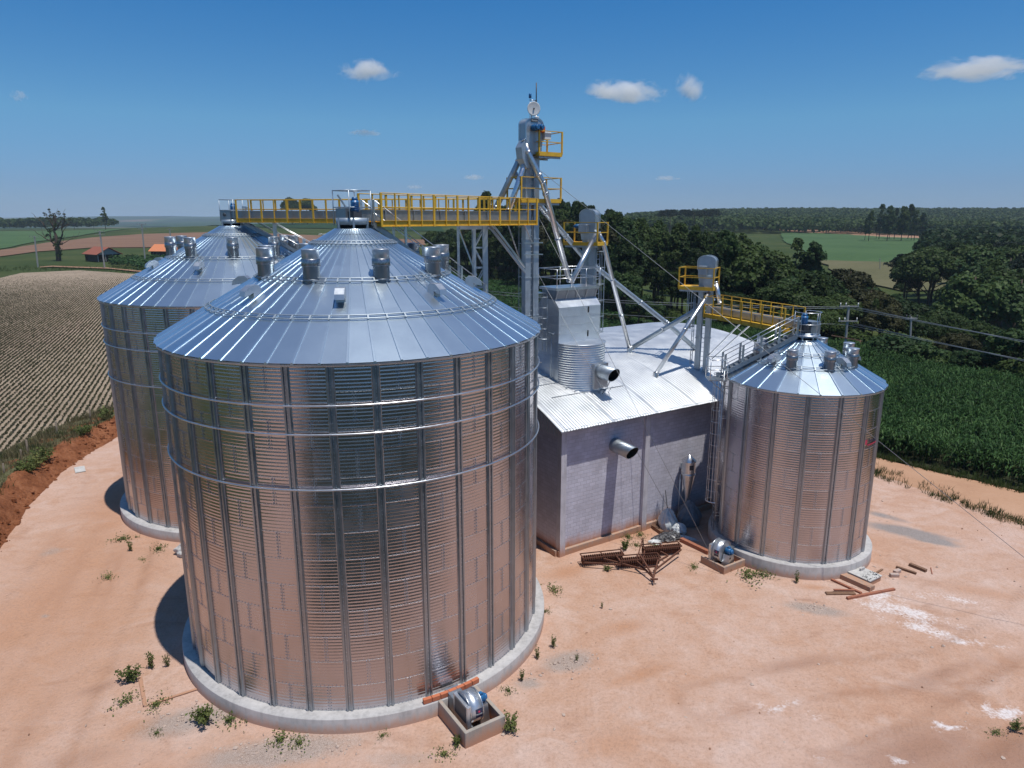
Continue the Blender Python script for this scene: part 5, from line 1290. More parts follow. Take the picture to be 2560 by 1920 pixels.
pr, pd_ = power_pole("power pole with three crossarms behind the smaller silo", (40.6, 84.0, tz(40.6, 84)), P(2122, 764, 84.0), (.99, .73), r=.13, wbar=2.3, extras=True)
mb = MB(); mb.bar(pd_ * .43 + V((-1.9, -.2, .35)), pd_ * .43 + V((1.9, -.2, -.35)), .12, .12); mb.tube([pd_ * .43 + V((1.6, -.3, -.3)), pd_ * .43 + V((1.7, -.3, -.9))], .05, 8); mb.build("crossarm", M['timber'], pr)
x, y = GT(2274, 903); power_pole("slender power pole at the forest edge beyond the maize", (x, y, tz(x, y)), P(2278, 792, y), (.97,), r=.10, wbar=1.4)
x, y = GT(1595, 775); power_pole("small power pole among the trees behind the warehouse", (x, y, tz(x, y)), P(1596, 710, y), (.97,), r=.12, wbar=2.6)
for px_, py_, lab in ((1932, 577, "far pole on the bare field, leftmost of its row"), (2006, 581, "far pole on the bare field, second of its row"), (2072, 583, "tallest far pole on the bare field"), (2108, 585, "far pole on the bare field beside the dark tree clump")):
    x, y = GT(px_, py_); power_pole(lab, (x, y, tz(x, y)), P(px_, py_ - (27 if px_ == 2072 else 21 if px_ != 2006 else 15), y), (.97,), r=.16, wbar=1.6)
x, y = GT(2200, 675); power_pole("dark wooden pole on the far pasture", (x, y, tz(x, y)), P(2200, 646, y), (), r=.14)
x, y = GT(2309, 686); power_pole("dark wooden pole beside the big spreading pine", (x, y, tz(x, y)), P(2309, 656, y), (), r=.14)
for k, dy in enumerate((0, 6, 14)):
    wire("wire of the upper power line right of the pole behind the smaller silo", P(2107 + (0, 24, 36)[k], 768, 84.0), P(2107, 768, 84.0).lerp(P(2760, 880 + dy, 56.0), 2.1), .028, "power line", "upper power lines", "power_line", .25, 8)
    wire("wire of the lower power line right of the pole behind the smaller silo", P(2107 + (0, 24, 36)[k], 810, 84.0), P(2107, 810, 84.0).lerp(P(2760, 930 + dy, 56.0), 2.1), .025, "power line", "lower power lines", "power_line", .25, 8)
for k, dy in enumerate((0, 7)):
    wire("wire running left from the pole behind the smaller silo across the field", P(2112, 768 + dy * .5, 84.0), P(1200, 726 + dy, 100.0), .028, "power line", "field power lines", "power_line", .5, 10)
wire("single wire running left below the others from the pole behind the smaller silo", P(2112, 811, 84.0), P(1200, 760, 100.0), .022, "power line", None, "power_line", .4, 10)

# ------------------------------------------------------------------ far sheds, fence posts, cattle
def shed(label, px_, py_, w, dpt, he, hrf, mat, rz, opening=True):
    x, y = GT(px_, py_); z = tz(x, y); g = thing("farm_shed", label, "shed", (x, y, z), rz, "old farm sheds")
    mb = MB(); mb.box((0, dpt / 2, he / 2), (w, .15, he)); mb.box((-w / 2, 0, he / 2), (.15, dpt, he)); mb.box((w * .1, -dpt / 2, he / 2), (w * .8, .15, he)); mb.build("wall", M['board'], g)
    mb = MB(); mb.prism([(-dpt / 2 - .9, he - .25), (0, he + hrf), (dpt / 2 + .9, he - .25), (dpt / 2 + .9, he - .05), (0, he + hrf + .2), (-dpt / 2 - .9, he - .05)], 'x', -w / 2 - .8, w / 2 + .8); mb.build("roof", mat, g)
    mb = MB(); mb.prism([(-dpt / 2 + .1, he - .1), (dpt / 2 - .1, he - .1), (0, he + hrf - .2)], 'x', w / 2 - .1, w / 2); mb.build("gable", M['pole'], g)
    for k in range(4): MB().bar((w / 2 - .1, -dpt / 2 + k * dpt / 3, 0), (w / 2 - .1, -dpt / 2 + k * dpt / 3, he), .22, .22).build("post", M['pole'], g)
    return g
shed("old shed with faded red roof and open pale gable in the meadow", 258, 652, 12.5, 8.5, 2.9, 2.6, M['tile'], R(-38))
shed("shed with bright orange roof partly behind the rear silo's vents", 425, 641, 13, 8, 2.6, 2.7, M['tile2'], R(-10))
for k, ((bx, by), h) in enumerate((((14, 1207), 1.35), ((72, 1149), 1.5), ((145, 1098), 1.45), ((228, 1061), 1.5), ((54, 1150), .8))):
    q = Gd(bx, by, .45)
    mb = MB(); mb.tube([(0, 0, -.3), (.03, .02, h)], .075 if k != 1 else .10, 8, r1=.06); o = mb.build("fence_post", M['post']); o.location = (q.x, q.y, .42)
    tag(o, ("weathered fence post nearest the left edge of the photo", "thickest pale fence post above the red bank", "fence post between the thickest one and the rear silo", "fence post closest to the rear silo", "short broken fence post beside the thickest one")[k], "fence post", "fence posts along the red bank")
def cow(label, px_, py_, rz):
    x, y = GT(px_, py_); me = bpy.data.meshes.new("cow")
    v = [(0, 0, 1.05), (.6, 0, 1.1), (-.6, 0, 1.08), (.95, 0, 1.2), (1.25, 0, .85), (1.5, 0, .55)]; e = [(0, 1), (0, 2), (1, 3), (3, 4), (4, 5)]; rad = [.40, .36, .36, .22, .15, .10]
    for sx, p in ((.5, 1), (-.55, 2)):
        for sy in (-.2, .2): n = len(v); v += [(sx, sy, .72), (sx + (.02 if sx > 0 else -.08), sy, .38), (sx, sy, .03)]; e += [(p, n), (n, n + 1), (n + 1, n + 2)]; rad += [.15, .08, .07]
    n = len(v); v += [(-.98, 0, 1.05), (-1.02, 0, .5)]; e += [(2, n), (n, n + 1)]; rad += [.05, .03]
    me.from_pydata(v, e, []); o = bpy.data.objects.new("cow", me); COL.objects.link(o)
    m_ = o.modifiers.new("s", 'SKIN')
    for i, r_ in enumerate(rad): me.skin_vertices[0].data[i].radius = (r_, r_)
    me.skin_vertices[0].data[0].use_root = True
    o.modifiers.new("u", 'SUBSURF').render_levels = 1
    me.materials.append(M['cow']); o.location = (x, y, tz(x, y)); o.rotation_euler = (0, 0, rz)
    return tag(o, label, "cow", "pale cattle grazing far behind the silos")
for k, (a, b, r_) in enumerate(((799, 589, .2), (804, 588, 2.9), (809, 589, .5), (815, 588, 3.4))): cow("pale grazing cow on the far meadow seen between the two big silo roofs", a, b, r_)

# ------------------------------------------------------------------ foliage helpers
def leaf_quads(C, nrm, size, rng, aspect=1.0, flat=0.0):
    """one quad per centre, facing nrm with some scatter"""
    n = len(C); nrm = nrm + rng.normal(0, .45, (n, 3)); nrm /= np.linalg.norm(nrm, axis=1)[:, None] + 1e-9
    t = rng.normal(0, 1, (n, 3)); a = np.cross(nrm, t); a /= np.linalg.norm(a, axis=1)[:, None] + 1e-9; b = np.cross(nrm, a)
    s = (size * rng.uniform(.6, 1.35, n))[:, None]
    a = a * s * .5; b = b * s * .5 * aspect
    V = np.stack([C - a - b * .4, C + a * .2 - b, C + a + b * .4, C - a * .2 + b], 1).reshape(-1, 3)
    return V, np.arange(4 * n).reshape(n, 4)
def crown_mesh(lobes, per, size, rng, name, mat, up=.25, fill=.35):
    Cs, Ns = [], []
    for (x, y, z, r, sq) in lobes:
        n = max(12, int(per * r * r))
        d = rng.normal(0, 1, (n, 3)); d /= np.linalg.norm(d, axis=1)[:, None]; d[:, 2] = np.where(d[:, 2] < -.35, -d[:, 2], d[:, 2])
        rad = r * (1 - fill * rng.random(n) ** 2) * (1 + .18 * np.sin(d[:, 0] * 5 + x) * np.cos(d[:, 1] * 5 + y))
        Cs.append(np.stack([x + d[:, 0] * rad, y + d[:, 1] * rad, z + d[:, 2] * rad * sq], 1)); Ns.append(d + np.array([0, 0, up]))
    V, Fq = leaf_quads(np.concatenate(Cs), np.concatenate(Ns), size, rng)
    me = bpy.data.meshes.new(name); me.vertices.add(len(V)); me.vertices.foreach_set("co", V.astype(np.float32).ravel())
    me.loops.add(Fq.size); me.loops.foreach_set("vertex_index", Fq.astype(np.int32).ravel())
    me.polygons.add(len(Fq)); me.polygons.foreach_set("loop_start", np.arange(0, Fq.size, 4, dtype=np.int32)); me.update(calc_edges=True); me.materials.append(mat)
    return me
def trunk_mesh(H, r0, lobes, rng, name, base=.0, nlimb=9):
    mb = MB(); pts = [(rng.normal(0, .03 * H * t), rng.normal(0, .03 * H * t), -.6 + (H * .9 + .6) * t) for t in np.linspace(0, 1, 6)]
    mb.tube(pts, r0, 7, True, r0 * .25)
    for l in lobes[:nlimb]:
        z0 = max(.15 * H, l[2] - 1.2 * l[3] - .8); t = (z0 + .6) / (H * .9 + .6); i = min(4, int(t * 5)); f = t * 5 - i
        a = Vector(pts[i]).lerp(Vector(pts[i + 1]), f); mb.tube([a, a.lerp(Vector(l[:3]), .55) + Vector((0, 0, -.2)), Vector(l[:3])], r0 * .38, 5, False, r0 * .08)
    me = bpy.data.meshes.new(name); me.from_pydata(mb.v, [], mb.f); me.polygons.foreach_set("use_smooth", mb.sm); me.materials.append(M['bark']); me.update(); return me
TREES = {}
def euc_lobes(rng, H, Rm, z0=.28, n=40):
    out = []
    for k in range(n):
        t = rng.random() ** .85; z = H * (z0 + (1 - z0) * t * .97); prof = (math.sin(min(1, (t + .12) / .55) * math.pi / 2)) * (1 - max(0, t - .35) / .65 * .82)
        r = Rm * prof * math.sqrt(rng.random()); a = rng.random() * 6.283; lr = Rm * (.24 + .22 * rng.random()) * (.6 + .4 * prof)
        out.append((r * math.cos(a), r * math.sin(a), z - lr * .5, lr, 1.25))
    return sorted(out, key=lambda q: -q[3])
def round_lobes(rng, H, Rm, n=36, flat=.75):
    out = []
    for k in range(n):
        d = rng.normal(0, 1, 3); d /= np.linalg.norm(d); d[2] = abs(d[2]) * 1.1 - .35; q = .55 + .4 * rng.random(); lr = Rm * (.24 + .18 * rng.random())
        out.append((d[0] * Rm * q, d[1] * Rm * q, H - Rm * flat + d[2] * Rm * flat * q - lr * .3, lr, .85))
    return sorted(out, key=lambda q: -q[3])
def arau(rng, H):
    lobes = []; limbs = []
    for tier in range(4):
        nb = 11 - tier; z = H * (.74 + .07 * tier); L0 = H * (.36 - .055 * tier)
        for k in range(nb):
            a = 6.283 * (k + rng.random() * .6) / nb; l = L0 * rng.uniform(.8, 1.05)
            e = (l * math.cos(a), l * math.sin(a), z + l * .22); limbs.append((a, z, e))
            for q in (1.0, .78): lobes.append((e[0] * q, e[1] * q, z + l * .22 * q * q + .1, H * (.062 if q == 1 else .045), .6))
    lobes += [(0, 0, H * .97, H * .06, .6)]
    mb = MB(); mb.tube([(0, 0, -.6), (.05, 0, H * .5), (0, 0, H * .98)], H * .022, 7, True, H * .008)
    for a, z, e in limbs: mb.tube([(0, 0, z - H * .02), (e[0] * .55, e[1] * .55, z), e], H * .006, 4, False, H * .003)
    me = bpy.data.meshes.new("trunk"); me.from_pydata(mb.v, [], mb.f); me.materials.append(M['bark']); me.update()
    return lobes, me
for k in range(5):
    rng = np.random.default_rng(100 + k); H = 20.0; lb = euc_lobes(rng, H, (3.4, 2.9, 3.9, 3.2, 4.4)[k], (.26, .34, .2, .3, .22)[k], (38, 34, 44, 36, 48)[k])
    TREES['euc%d' % k] = (crown_mesh(lb, 170, .45, rng, "crown", M['leaf_dark' if k != 2 else 'leaf_mid']), trunk_mesh(H, .26, lb, rng, "trunk"), H)
for k in range(4):
    rng = np.random.default_rng(200 + k); H = 10.0; lb = round_lobes(rng, H, (4.2, 3.6, 4.8, 3.9)[k], (36, 30, 44, 34)[k], (.8, .95, .62, .85)[k])
    TREES['broad%d' % k] = (crown_mesh(lb, 200, .36, rng, "crown", M[('leaf_dark', 'leaf_mid', 'leaf_dark', 'leaf_brown')[k]]), trunk_mesh(H, .24, lb, rng, "trunk"), H)
for k in range(2):
    rng = np.random.default_rng(300 + k); H = 16.0; lb, tm = arau(rng, H)
    TREES['arau%d' % k] = (crown_mesh(lb, 75, .42, rng, "crown", M['leaf_arau'], .5), tm, H)
for k in range(2):
    rng = np.random.default_rng(400 + k); H = 4.0; lb = [(x_, y_, max(.5, z_ * 1.0 - .9), r_, sq) for x_, y_, z_, r_, sq in round_lobes(rng, H, 2.5, 26, .8)]
    TREES['bush%d' % k] = (crown_mesh(lb, 170, .28, rng, "crown", M[('leaf_mid', 'leaf_dark')[k]]), trunk_mesh(H * .6, .09, lb, rng, "trunk"), H)
def tree(kind, x, y, h, label, cat="tree", group=None, wide=1.0, z=None):
    cm, tm, H = TREES[kind]; s = h / H
    nm = {'euc': 'eucalyptus_tree', 'bro': 'broadleaf_tree', 'ara': 'araucaria_pine', 'bus': 'forest_shrub'}[kind[:3]]
    g = thing(nm, label, cat, (x, y, tz(x, y) if z is None else z), random.random() * 6.28, group); g.scale = (s * wide, s * wide, s)
    for n_, me in (("crown", cm), ("trunk", tm)):
        o = bpy.data.objects.new(n_, me); COL.objects.link(o); o.parent = g
    return g

# ------------------------------------------------------------------ the forest behind the field
SKY = [(1040, 640), (1070, 590), (1100, 575), (1150, 575), (1195, 520), (1240, 520), (1300, 507), (1400, 500), (1450, 506), (1500, 518), (1550, 532), (1600, 545), (1700, 556), (1780, 562), (1830, 575), (1880, 592), (1920, 625), (1960, 648), (2000, 650), (2050, 665), (2100, 692), (2150, 690), (2200, 700), (2300, 745), (2420, 770), (2560, 790), (2800, 800)]
def skyline(px_): return float(np.interp(px_, [s_[0] for s_ in SKY], [s_[1] for s_ in SKY]))
def pxof(x, y, z):
    fw = y * CP - (z - CAMH) * SP; up = y * SP + (z - CAMH) * CP; return 1280 + FPX * x / fw, 960 - FPX * up / fw
random.seed(21); placed = []
epts = dens(EDGE[1:-1], 1.0, 0, False)
def edge_normal(i):
    a = Vector(epts[max(0, i - 8)]); b = Vector(epts[min(len(epts) - 1, i + 8)]); d = (b - a).normalized(); return Vector((-d.y, d.x)) if edge_d(np.array([epts[i][0] - d.y * 5]), np.array([epts[i][1] + d.x * 5]))[0] > 0 else Vector((d.y, -d.x))
LAB_E = "tall dark eucalyptus tree in the forest behind the green field"
LAB_B = "round dark broadleaf tree in the forest behind the green field"
LAB_V = "broadleaf tree in the wooded valley beyond the maize on the right"
LAB_W = "slim tree in the wooded valley beyond the maize on the right"
for row, (d0, sp) in enumerate(((2, 4.2), (8, 5.0), (15, 5.8), (24, 7.0), (36, 8.5), (52, 11), (72, 13))):
    s_ = random.random() * sp
    while s_ < len(epts) - 2:
        i = int(s_); s_ += sp * random.uniform(.7, 1.4)
        nrm = edge_normal(i); q = Vector(epts[i]) + nrm * (d0 + random.uniform(-2, 2.5)); z = tz(q.x, q.y)
        px_, _ = pxof(q.x, q.y, 8.0)
        if px_ > 2640 or px_ < 1040: continue
        ytop = skyline(px_) + abs(random.gauss(0, 9)) * (1.6 if row < 3 else 1.0)
        ztop = CAMH - (ytop - 548) / FPX * q.y * 1.03; h = ztop - z
        if row < 2: h *= random.uniform(.62, .98)
        if h < 4.0: continue
        valley = px_ > 1840
        eu = (not valley and random.random() < .82) or (valley and random.random() < .28)
        h = min(h, 27)
        if valley and row == 0 and random.random() < .5: h *= .6
        kind = 'euc%d' % random.choice((0, 1, 2, 3, 4) if not valley else (0, 1, 3)) if eu else 'broad%d' % random.choice((0, 2, 0, 1, 3) if not valley else (0, 1, 2, 3, 2))
        tree(kind, q.x, q.y, h, ((LAB_W if eu else LAB_V) if valley else (LAB_E if eu else LAB_B)), group=("trees of the wooded valley" if valley else "trees of the forest edge"), wide=random.uniform(.85, 1.1) * (1.0 if eu else min(1.15, 9.5 / h + .35)))
        placed.append(1)
s_ = 0.0
while s_ < len(epts) - 2:
    i = int(s_); q = Vector(epts[i]) + edge_normal(i) * random.uniform(-.8, 3.2); px_, _ = pxof(q.x, q.y, 2.0); s_ += random.uniform(2.2, 4.2) if px_ > 1800 else random.uniform(4, 8)
    if px_ > 2620 or px_ < 1180: continue
    tree(random.choice(('bush0', 'bush1')), q.x, q.y, random.uniform(2.6, 5.0), "leafy green shrub at the foot of the forest edge behind the crop", "shrub", "shrubs along the forest edge", random.uniform(.9, 1.3))
# second dark grove at the right, beyond the first trees
for k in range(46):
    px_ = random.uniform(2255, 2640); Yd = random.uniform(120, 250); x = (px_ - 1280) / FPX * Yd * 1.0; z = tz(x, Yd)
    yt = float(np.interp(px_, (2255, 2280, 2310, 2360, 2420, 2500, 2640), (690, 640, 606, 596, 600, 594, 600))) + random.uniform(0, 14) + max(0, 190 - Yd) * .9
    if px_ < 2420 and Yd < 190: continue
    h = CAMH - (yt - 548) / FPX * Yd * 1.02 - z
    if h < 5: continue
    tree(random.choice(('broad0', 'broad2', 'broad0', 'euc0', 'broad1', 'arau0')), x, Yd, min(h, 20), "dark tree in the grove at the right edge between pasture and wooded hill", group="trees of the right hand grove", wide=random.uniform(.9, 1.15))
# trees standing out from the mass
def tree_at(kind, px_, ytop, Yd, label, group=None, wide=1.0):
    x = (px_ - 1280) / FPX * Yd * CP * 1.02; z = tz(x, Yd); h = CAMH - (ytop - 548) / FPX * Yd * 1.02 - z; return tree(kind, x, Yd, h, label, group=group, wide=wide)
tree_at('arau1', 2265, 634, 205, "big spreading araucaria pine in front of the dry pasture")
tree_at('broad1', 1600, 716, 112, "round bright green tree at the forest edge, left of the small power pole", wide=1.1)
tree_at('broad1', 1640, 742, 108, "lower round green tree at the forest edge, right of the small power pole", wide=1.2)
tree_at('broad1', 1560, 662, 118, "bushy green tree in front of the dark forest, above the dryer exhaust")
tree_at('euc2', 2030, 600, 150, "pointed green tree rising before the far green field")
tree_at('euc1', 1985, 590, 170, "slender pointed tree left of the taller green one, before the far field")
tree_at('broad3', 2120, 650, 128, "olive brown bushy tree in the valley behind the conveyor of the smaller silo", wide=.8)
for k, (a, b) in enumerate(((2160, 528), (2185, 512), (2205, 516), (2222, 522), (2240, 518), (2256, 513), (2272, 526), (2288, 532), (2150, 545), (2210, 540), (2265, 548), (2178, 545))):
    tree_at('euc%d' % (k % 5), a, b, 520 + (k * 37) % 70, "tall dark eucalyptus in the clump on the bare far field", "eucalyptus clump on the far field", .95)
for k, (a, b) in enumerate(((1655, 529), (1668, 527), (1704, 527), (1727, 530), (1752, 529), (1772, 527))):
    tree_at('arau%d' % (k % 2), a, b, 640 + 30 * (k % 3), "flat topped araucaria pine standing out on the wooded skyline", "araucaria pines on the skyline", 1.1)
tree_at('broad2', 741, 497, 830, "left of the two round dark trees seen above the rear walkway", wide=.75)
tree_at('broad0', 778, 497, 830, "right of the two round dark trees seen above the rear walkway", wide=.75)
tree_at('euc0', 1216, 484, 215, "tall dark tree standing above the yellow walkway left of the tallest elevator", wide=1.0)
for k, (a, b, Yd) in enumerate(((1085, 572, 300), (1105, 580, 290), (1130, 570, 275), (1150, 575, 260), (1170, 560, 250), (1120, 600, 262), (1148, 610, 245), (1182, 590, 238))):
    tree_at('broad%d' % (k % 3), a, b, Yd, "dark tree at the left end of the forest under the yellow walkway", "trees at the left end of the forest", .9)
tree_at('euc1', 281, 519, 760, "lone leafy tree on the horizon right of the bare tree", wide=1.0)
tree_at('broad1', 205, 541, 900, "pointed dark tree on the horizon between the bare tree and the lone leafy one", wide=.8)
tree_at('broad0', 252, 556, 850, "low round tree on the horizon beside the lone leafy one", wide=1.1)
# half bare tree by the sheds
bx, by = GT(147, 652); g = thing("bare_tree", "large half bare tree with dark ivy clad trunk in the left meadow", "tree", (bx, by, tz(bx, by)), 0)
rng = np.random.default_rng(77); mb = MB(); tips = []
def limb(p, d, l, r, depth):
    p = Vector(p); d = Vector(d).normalized(); q = p + d * l * .5 + Vector(rng.normal(0, .06 * l, 3)); e = p + d * l + Vector(rng.normal(0, .08 * l, 3))
    mb.tube([p, q, e], r, 6 if depth < 2 else 4, False, r * .62)
    if depth >= 4: tips.append(e); return
    for k in range(2 if depth > 0 else 5):
        dd = d + Vector(rng.normal(0, .33 if depth else .42, 3)); dd.z = abs(dd.z) * .8 + .25; limb(e if k or depth == 0 else q, dd, l * rng.uniform(.62, .85), r * .55, depth + 1)
mb.tube([(0, 0, -.5), (.2, 0, 4), (.1, .2, 8)], 1.0, 9, False, .75); limb((.1, .2, 7.5), (0, 0, 1), 4.6, .65, 0); limb((0, 0, 6), (-.6, 0, 1), 6.0, .42, 1); limb((.2, 0, 5.5), (.5, .1, .9), 6.5, .4, 1); limb((.2, 0, 6), (.9, .0, .35), 4.5, .2, 2)
mb.build("trunk", M['bark'], g)
lb = [(rng.normal(0, .6), rng.normal(0, .6), z, 1.1, 1.2) for z in np.linspace(1, 9, 9)] + [(-1.5, 0, 12, 1.2, 1), (-3, 0, 10, 1.0, 1), (.8, 0, 14, .9, 1.3), (2, 0, 9, .8, 1)]
o = bpy.data.objects.new("ivy", crown_mesh(lb, 60, .5, rng, "ivy", M['leaf_dark'])); COL.objects.link(o); o.parent = g
lb = [(t.x, t.y, t.z, .55, .8) for t in tips if t.z > 15.0][:26]
o = bpy.data.objects.new("crown", crown_mesh(lb, 26, .5, rng, "crown", M['leaf_brown'])); COL.objects.link(o); o.parent = g

# ------------------------------------------------------------------ masses nobody could count
def canopy(name, pts, label=None, mat='leaf_dark', r0=4.0, h0=9.0, per=46, size=2.3, seed=5):
    rng = np.random.default_rng(seed); n = len(pts); pts = np.asarray(pts); z = terr(pts[:, 0], pts[:, 1])
    rr = r0 * rng.uniform(.7, 1.35, n); hh = h0 * rng.uniform(.7, 1.2, n)
    d = rng.normal(0, 1, (n, per, 3)); d /= np.linalg.norm(d, axis=2)[..., None]; d[..., 2] = np.abs(d[..., 2]) * 1.2 - .25
    C = np.stack([pts[:, :1] + d[..., 0] * rr[:, None], pts[:, 1:] + d[..., 1] * rr[:, None], (z + hh - rr * .6)[:, None] + d[..., 2] * rr[:, None] * .75], -1).reshape(-1, 3)
    V, Fq = leaf_quads(C, d.reshape(-1, 3), size, rng)
    o = np_mesh(name, V, Fq, M[mat]); tag(o, kind='stuff'); return o
rng = np.random.default_rng(9); pts = []
while len(pts) < 5200:
    y = 640 + 1000 * rng.random() ** 1.5; px_ = rng.uniform(1560, 2700); x = (px_ - 1280) / FPX * y
    f0 = PGY = np.interp(px_, (1560, 1890, 2110, 2330, 2700), (690, 690, 690, 640, 560))
    if y < f0: continue
    pts.append((x, y))
canopy("distant_forest", pts, r0=6.0, h0=11, per=40, size=3.0)
pts = []
while len(pts) < 420:                                      # thicket behind the grove and over the valley
    px_ = rng.uniform(2300, 2700); y = rng.uniform(255, 640); x = (px_ - 1280) / FPX * y
    pts.append((x, y))
canopy("distant_forest", pts, r0=5.0, h0=9, per=60, size=1.9, seed=6)
pts = []
while len(pts) < 460:
    px_ = rng.uniform(-80, 310); y = rng.uniform(930, 1120); x = (px_ - 1280) / FPX * y
    if px_ > 110 and rng.random() < (px_ - 110) / 420: continue
    pts.append((x, y))
canopy("distant_treeline", pts, r0=5.5, h0=13, per=40, size=3.0, seed=8)

# maize: every plant is a stalk with arching leaves
def scatter(poly, dens_, rng):
    xs = [p[0] for p in poly]; ys = [p[1] for p in poly]; n = int((max(xs) - min(xs)) * (max(ys) - min(ys)) * dens_)
    x = rng.uniform(min(xs), max(xs), n); y = rng.uniform(min(ys), max(ys), n); k = inside(x, y, poly); return x[k], y[k]
def maize(name, poly, dens_, h, seed, leaves=7, wid=.075):
    rng = np.random.default_rng(seed); x, y = scatter(poly, dens_, rng); z = terr(x, y) + .01; n = len(x); H = h * rng.uniform(.82, 1.12, n) * (0.85 + .3 * vn(x * .12, y * .12))
    Vs, Fs, o = [], [], 0
    for l in range(leaves):
        a = rng.uniform(0, 6.283, n); z0 = z + H * (.18 + .72 * l / leaves); ln = H * rng.uniform(.22, .38, n) * (1 - .25 * l / leaves); dx, dy = np.cos(a), np.sin(a); w = wid * rng.uniform(.7, 1.2, n)
        prof = ((0, 0, .6), (.30, .50, 1.0), (.68, .62, .85), (1.0, .30, .12)); cols = []
        for t, up, ww in prof:
            cx, cy_, cz = x + dx * ln * t, y + dy * ln * t, z0 + ln * up * rng.uniform(.7, 1.2, n)
            cols += [np.stack([cx - dy * w * ww, cy_ + dx * w * ww, cz], -1), np.stack([cx + dy * w * ww, cy_ - dx * w * ww, cz + .01], -1)]
        V = np.stack(cols, 1).reshape(-1, 3); b = o + 8 * np.arange(n)[:, None]
        for j in range(3): Fs.append(np.concatenate([b + 2 * j, b + 2 * j + 1, b + 2 * j + 3, b + 2 * j + 2], 1))
        Vs.append(V); o += len(V)
    w = .02; V = np.stack([np.stack([x - w, y, z], -1), np.stack([x + w, y, z], -1), np.stack([x + w, y, z + H], -1), np.stack([x - w, y, z + H], -1)], 1).reshape(-1, 3)
    Fs.append(o + np.arange(4 * n).reshape(n, 4)); Vs.append(V)
    ob = np_mesh(name, np.concatenate(Vs), np.concatenate(Fs), M['corn'], True); return tag(ob, kind='stuff')
maize("maize_plants", [(15.8, 71), (19.6, 61.5), (23.9, 54.2), (27.6, 49.4), (33.4, 42.8), (40.8, 35.2), (49, 25), (64, 28), (58, 50), (50, 68), (43.5, 87), (34, 99), (26, 111), (22, 100)], 7.5, 2.1, 31, 8, .05)
def low_crop(name, poly, dens_, h, size, mat, seed, per=5):
    rng = np.random.default_rng(seed); x, y = scatter(poly, dens_, rng); n = len(x)
    x = np.repeat(x, per) + rng.normal(0, .14, n * per); y = np.repeat(y, per) + rng.normal(0, .14, n * per); z = terr(x, y) + rng.uniform(.3, 1.0, n * per) * h * (.7 + .6 * vn(x * .2, y * .2))
    V, Fq = leaf_quads(np.stack([x, y, z], -1), np.tile([0., 0., 1.0], (n * per, 1)), size, rng)
    return tag(np_mesh(name, V, Fq, M[mat]), kind='stuff')
low_crop("soy_plants", [(-16, 78), (0, 77), (22, 68), (25, 111), (15, 137), (1, 188), (-9, 203), (-30, 260), (-40, 215)], 3.0, .75, .34, 'soy', 32)
x, y = GT(420, 668); low_crop("maize_plants", PG((272, 664), (300, 668), (352, 675), (420, 676), (420, 652), (330, 650), (275, 655)), .8, 2.2, .7, 'corn', 33, 6)
# seedling rows of the left field
def rows(name, poly, seed, spacing=.5):
    rng = np.random.default_rng(seed); d = np.array([-.425, .905]); nrm = np.array([.905, .425]); o0 = np.array([-60., 60.])
    P_ = np.array(poly) - o0; s0, s1 = (P_ @ nrm).min(), (P_ @ nrm).max(); t0, t1 = (P_ @ d).min(), (P_ @ d).max(); X, Y, T = [], [], []
    k = 0
    for s in np.arange(s0, s1, spacing):
        t = np.arange(t0, t1, .19); t = t + rng.uniform(-.06, .06, len(t)); bend = 2.2 * np.sin(t / 70.0)
        xx = o0[0] + nrm[0] * (s + bend) + d[0] * t; yy = o0[1] + nrm[1] * (s + bend) + d[1] * t
        kp = inside(xx, yy, poly) & (rng.random(len(t)) < .74 + .4 * fbm(xx * .08, yy * .08, 3)); X.append(xx[kp]); Y.append(yy[kp])
    x = np.concatenate(X); y = np.concatenate(Y); n = len(x); per = 2
    x = np.repeat(x, per) + rng.normal(0, .035, n * per); y = np.repeat(y, per) + rng.normal(0, .035, n * per); z = rng.uniform(.04, .15, n * per) + .02
    V, Fq = leaf_quads(np.stack([x, y, z], -1), np.tile([0., -.5, .8], (n * per, 1)), .15 + .0006 * np.hypot(x, y), rng)
    return tag(np_mesh(name, V, Fq, M['seed']), kind='stuff')
rows("seedling_rows", dens(FIELD, 4, 1.0), 34)
def tufts(name, x, y, zf, h, mat, rng, blades=7, spread=.12, w=.018):
    n = len(x) * blades; X = np.repeat(x, blades) + rng.normal(0, spread, n); Y = np.repeat(y, blades) + rng.normal(0, spread, n); Z = np.repeat(zf, blades)
    a = rng.uniform(0, 6.283, n); H = h * rng.uniform(.4, 1.2, n); lx, ly = rng.normal(0, .32, n) * H, rng.normal(0, .32, n) * H; dx, dy = np.cos(a) * w, np.sin(a) * w
    V = np.stack([np.stack([X - dx, Y - dy, Z], -1), np.stack([X + dx, Y + dy, Z], -1), np.stack([X + lx * .5 + dx * .7, Y + ly * .5 + dy * .7, Z + H * .6], -1), np.stack([X + lx * .5 - dx * .7, Y + ly * .5 - dy * .7, Z + H * .6], -1), np.stack([X + lx, Y + ly, Z + H], -1)], 1).reshape(-1, 3)
    b = 5 * np.arange(n)[:, None]; Fq = np.concatenate([np.concatenate([b, b + 1, b + 2, b + 3], 1), np.concatenate([b + 3, b + 2, b + 4, b + 4], 1)])
    return V, Fq
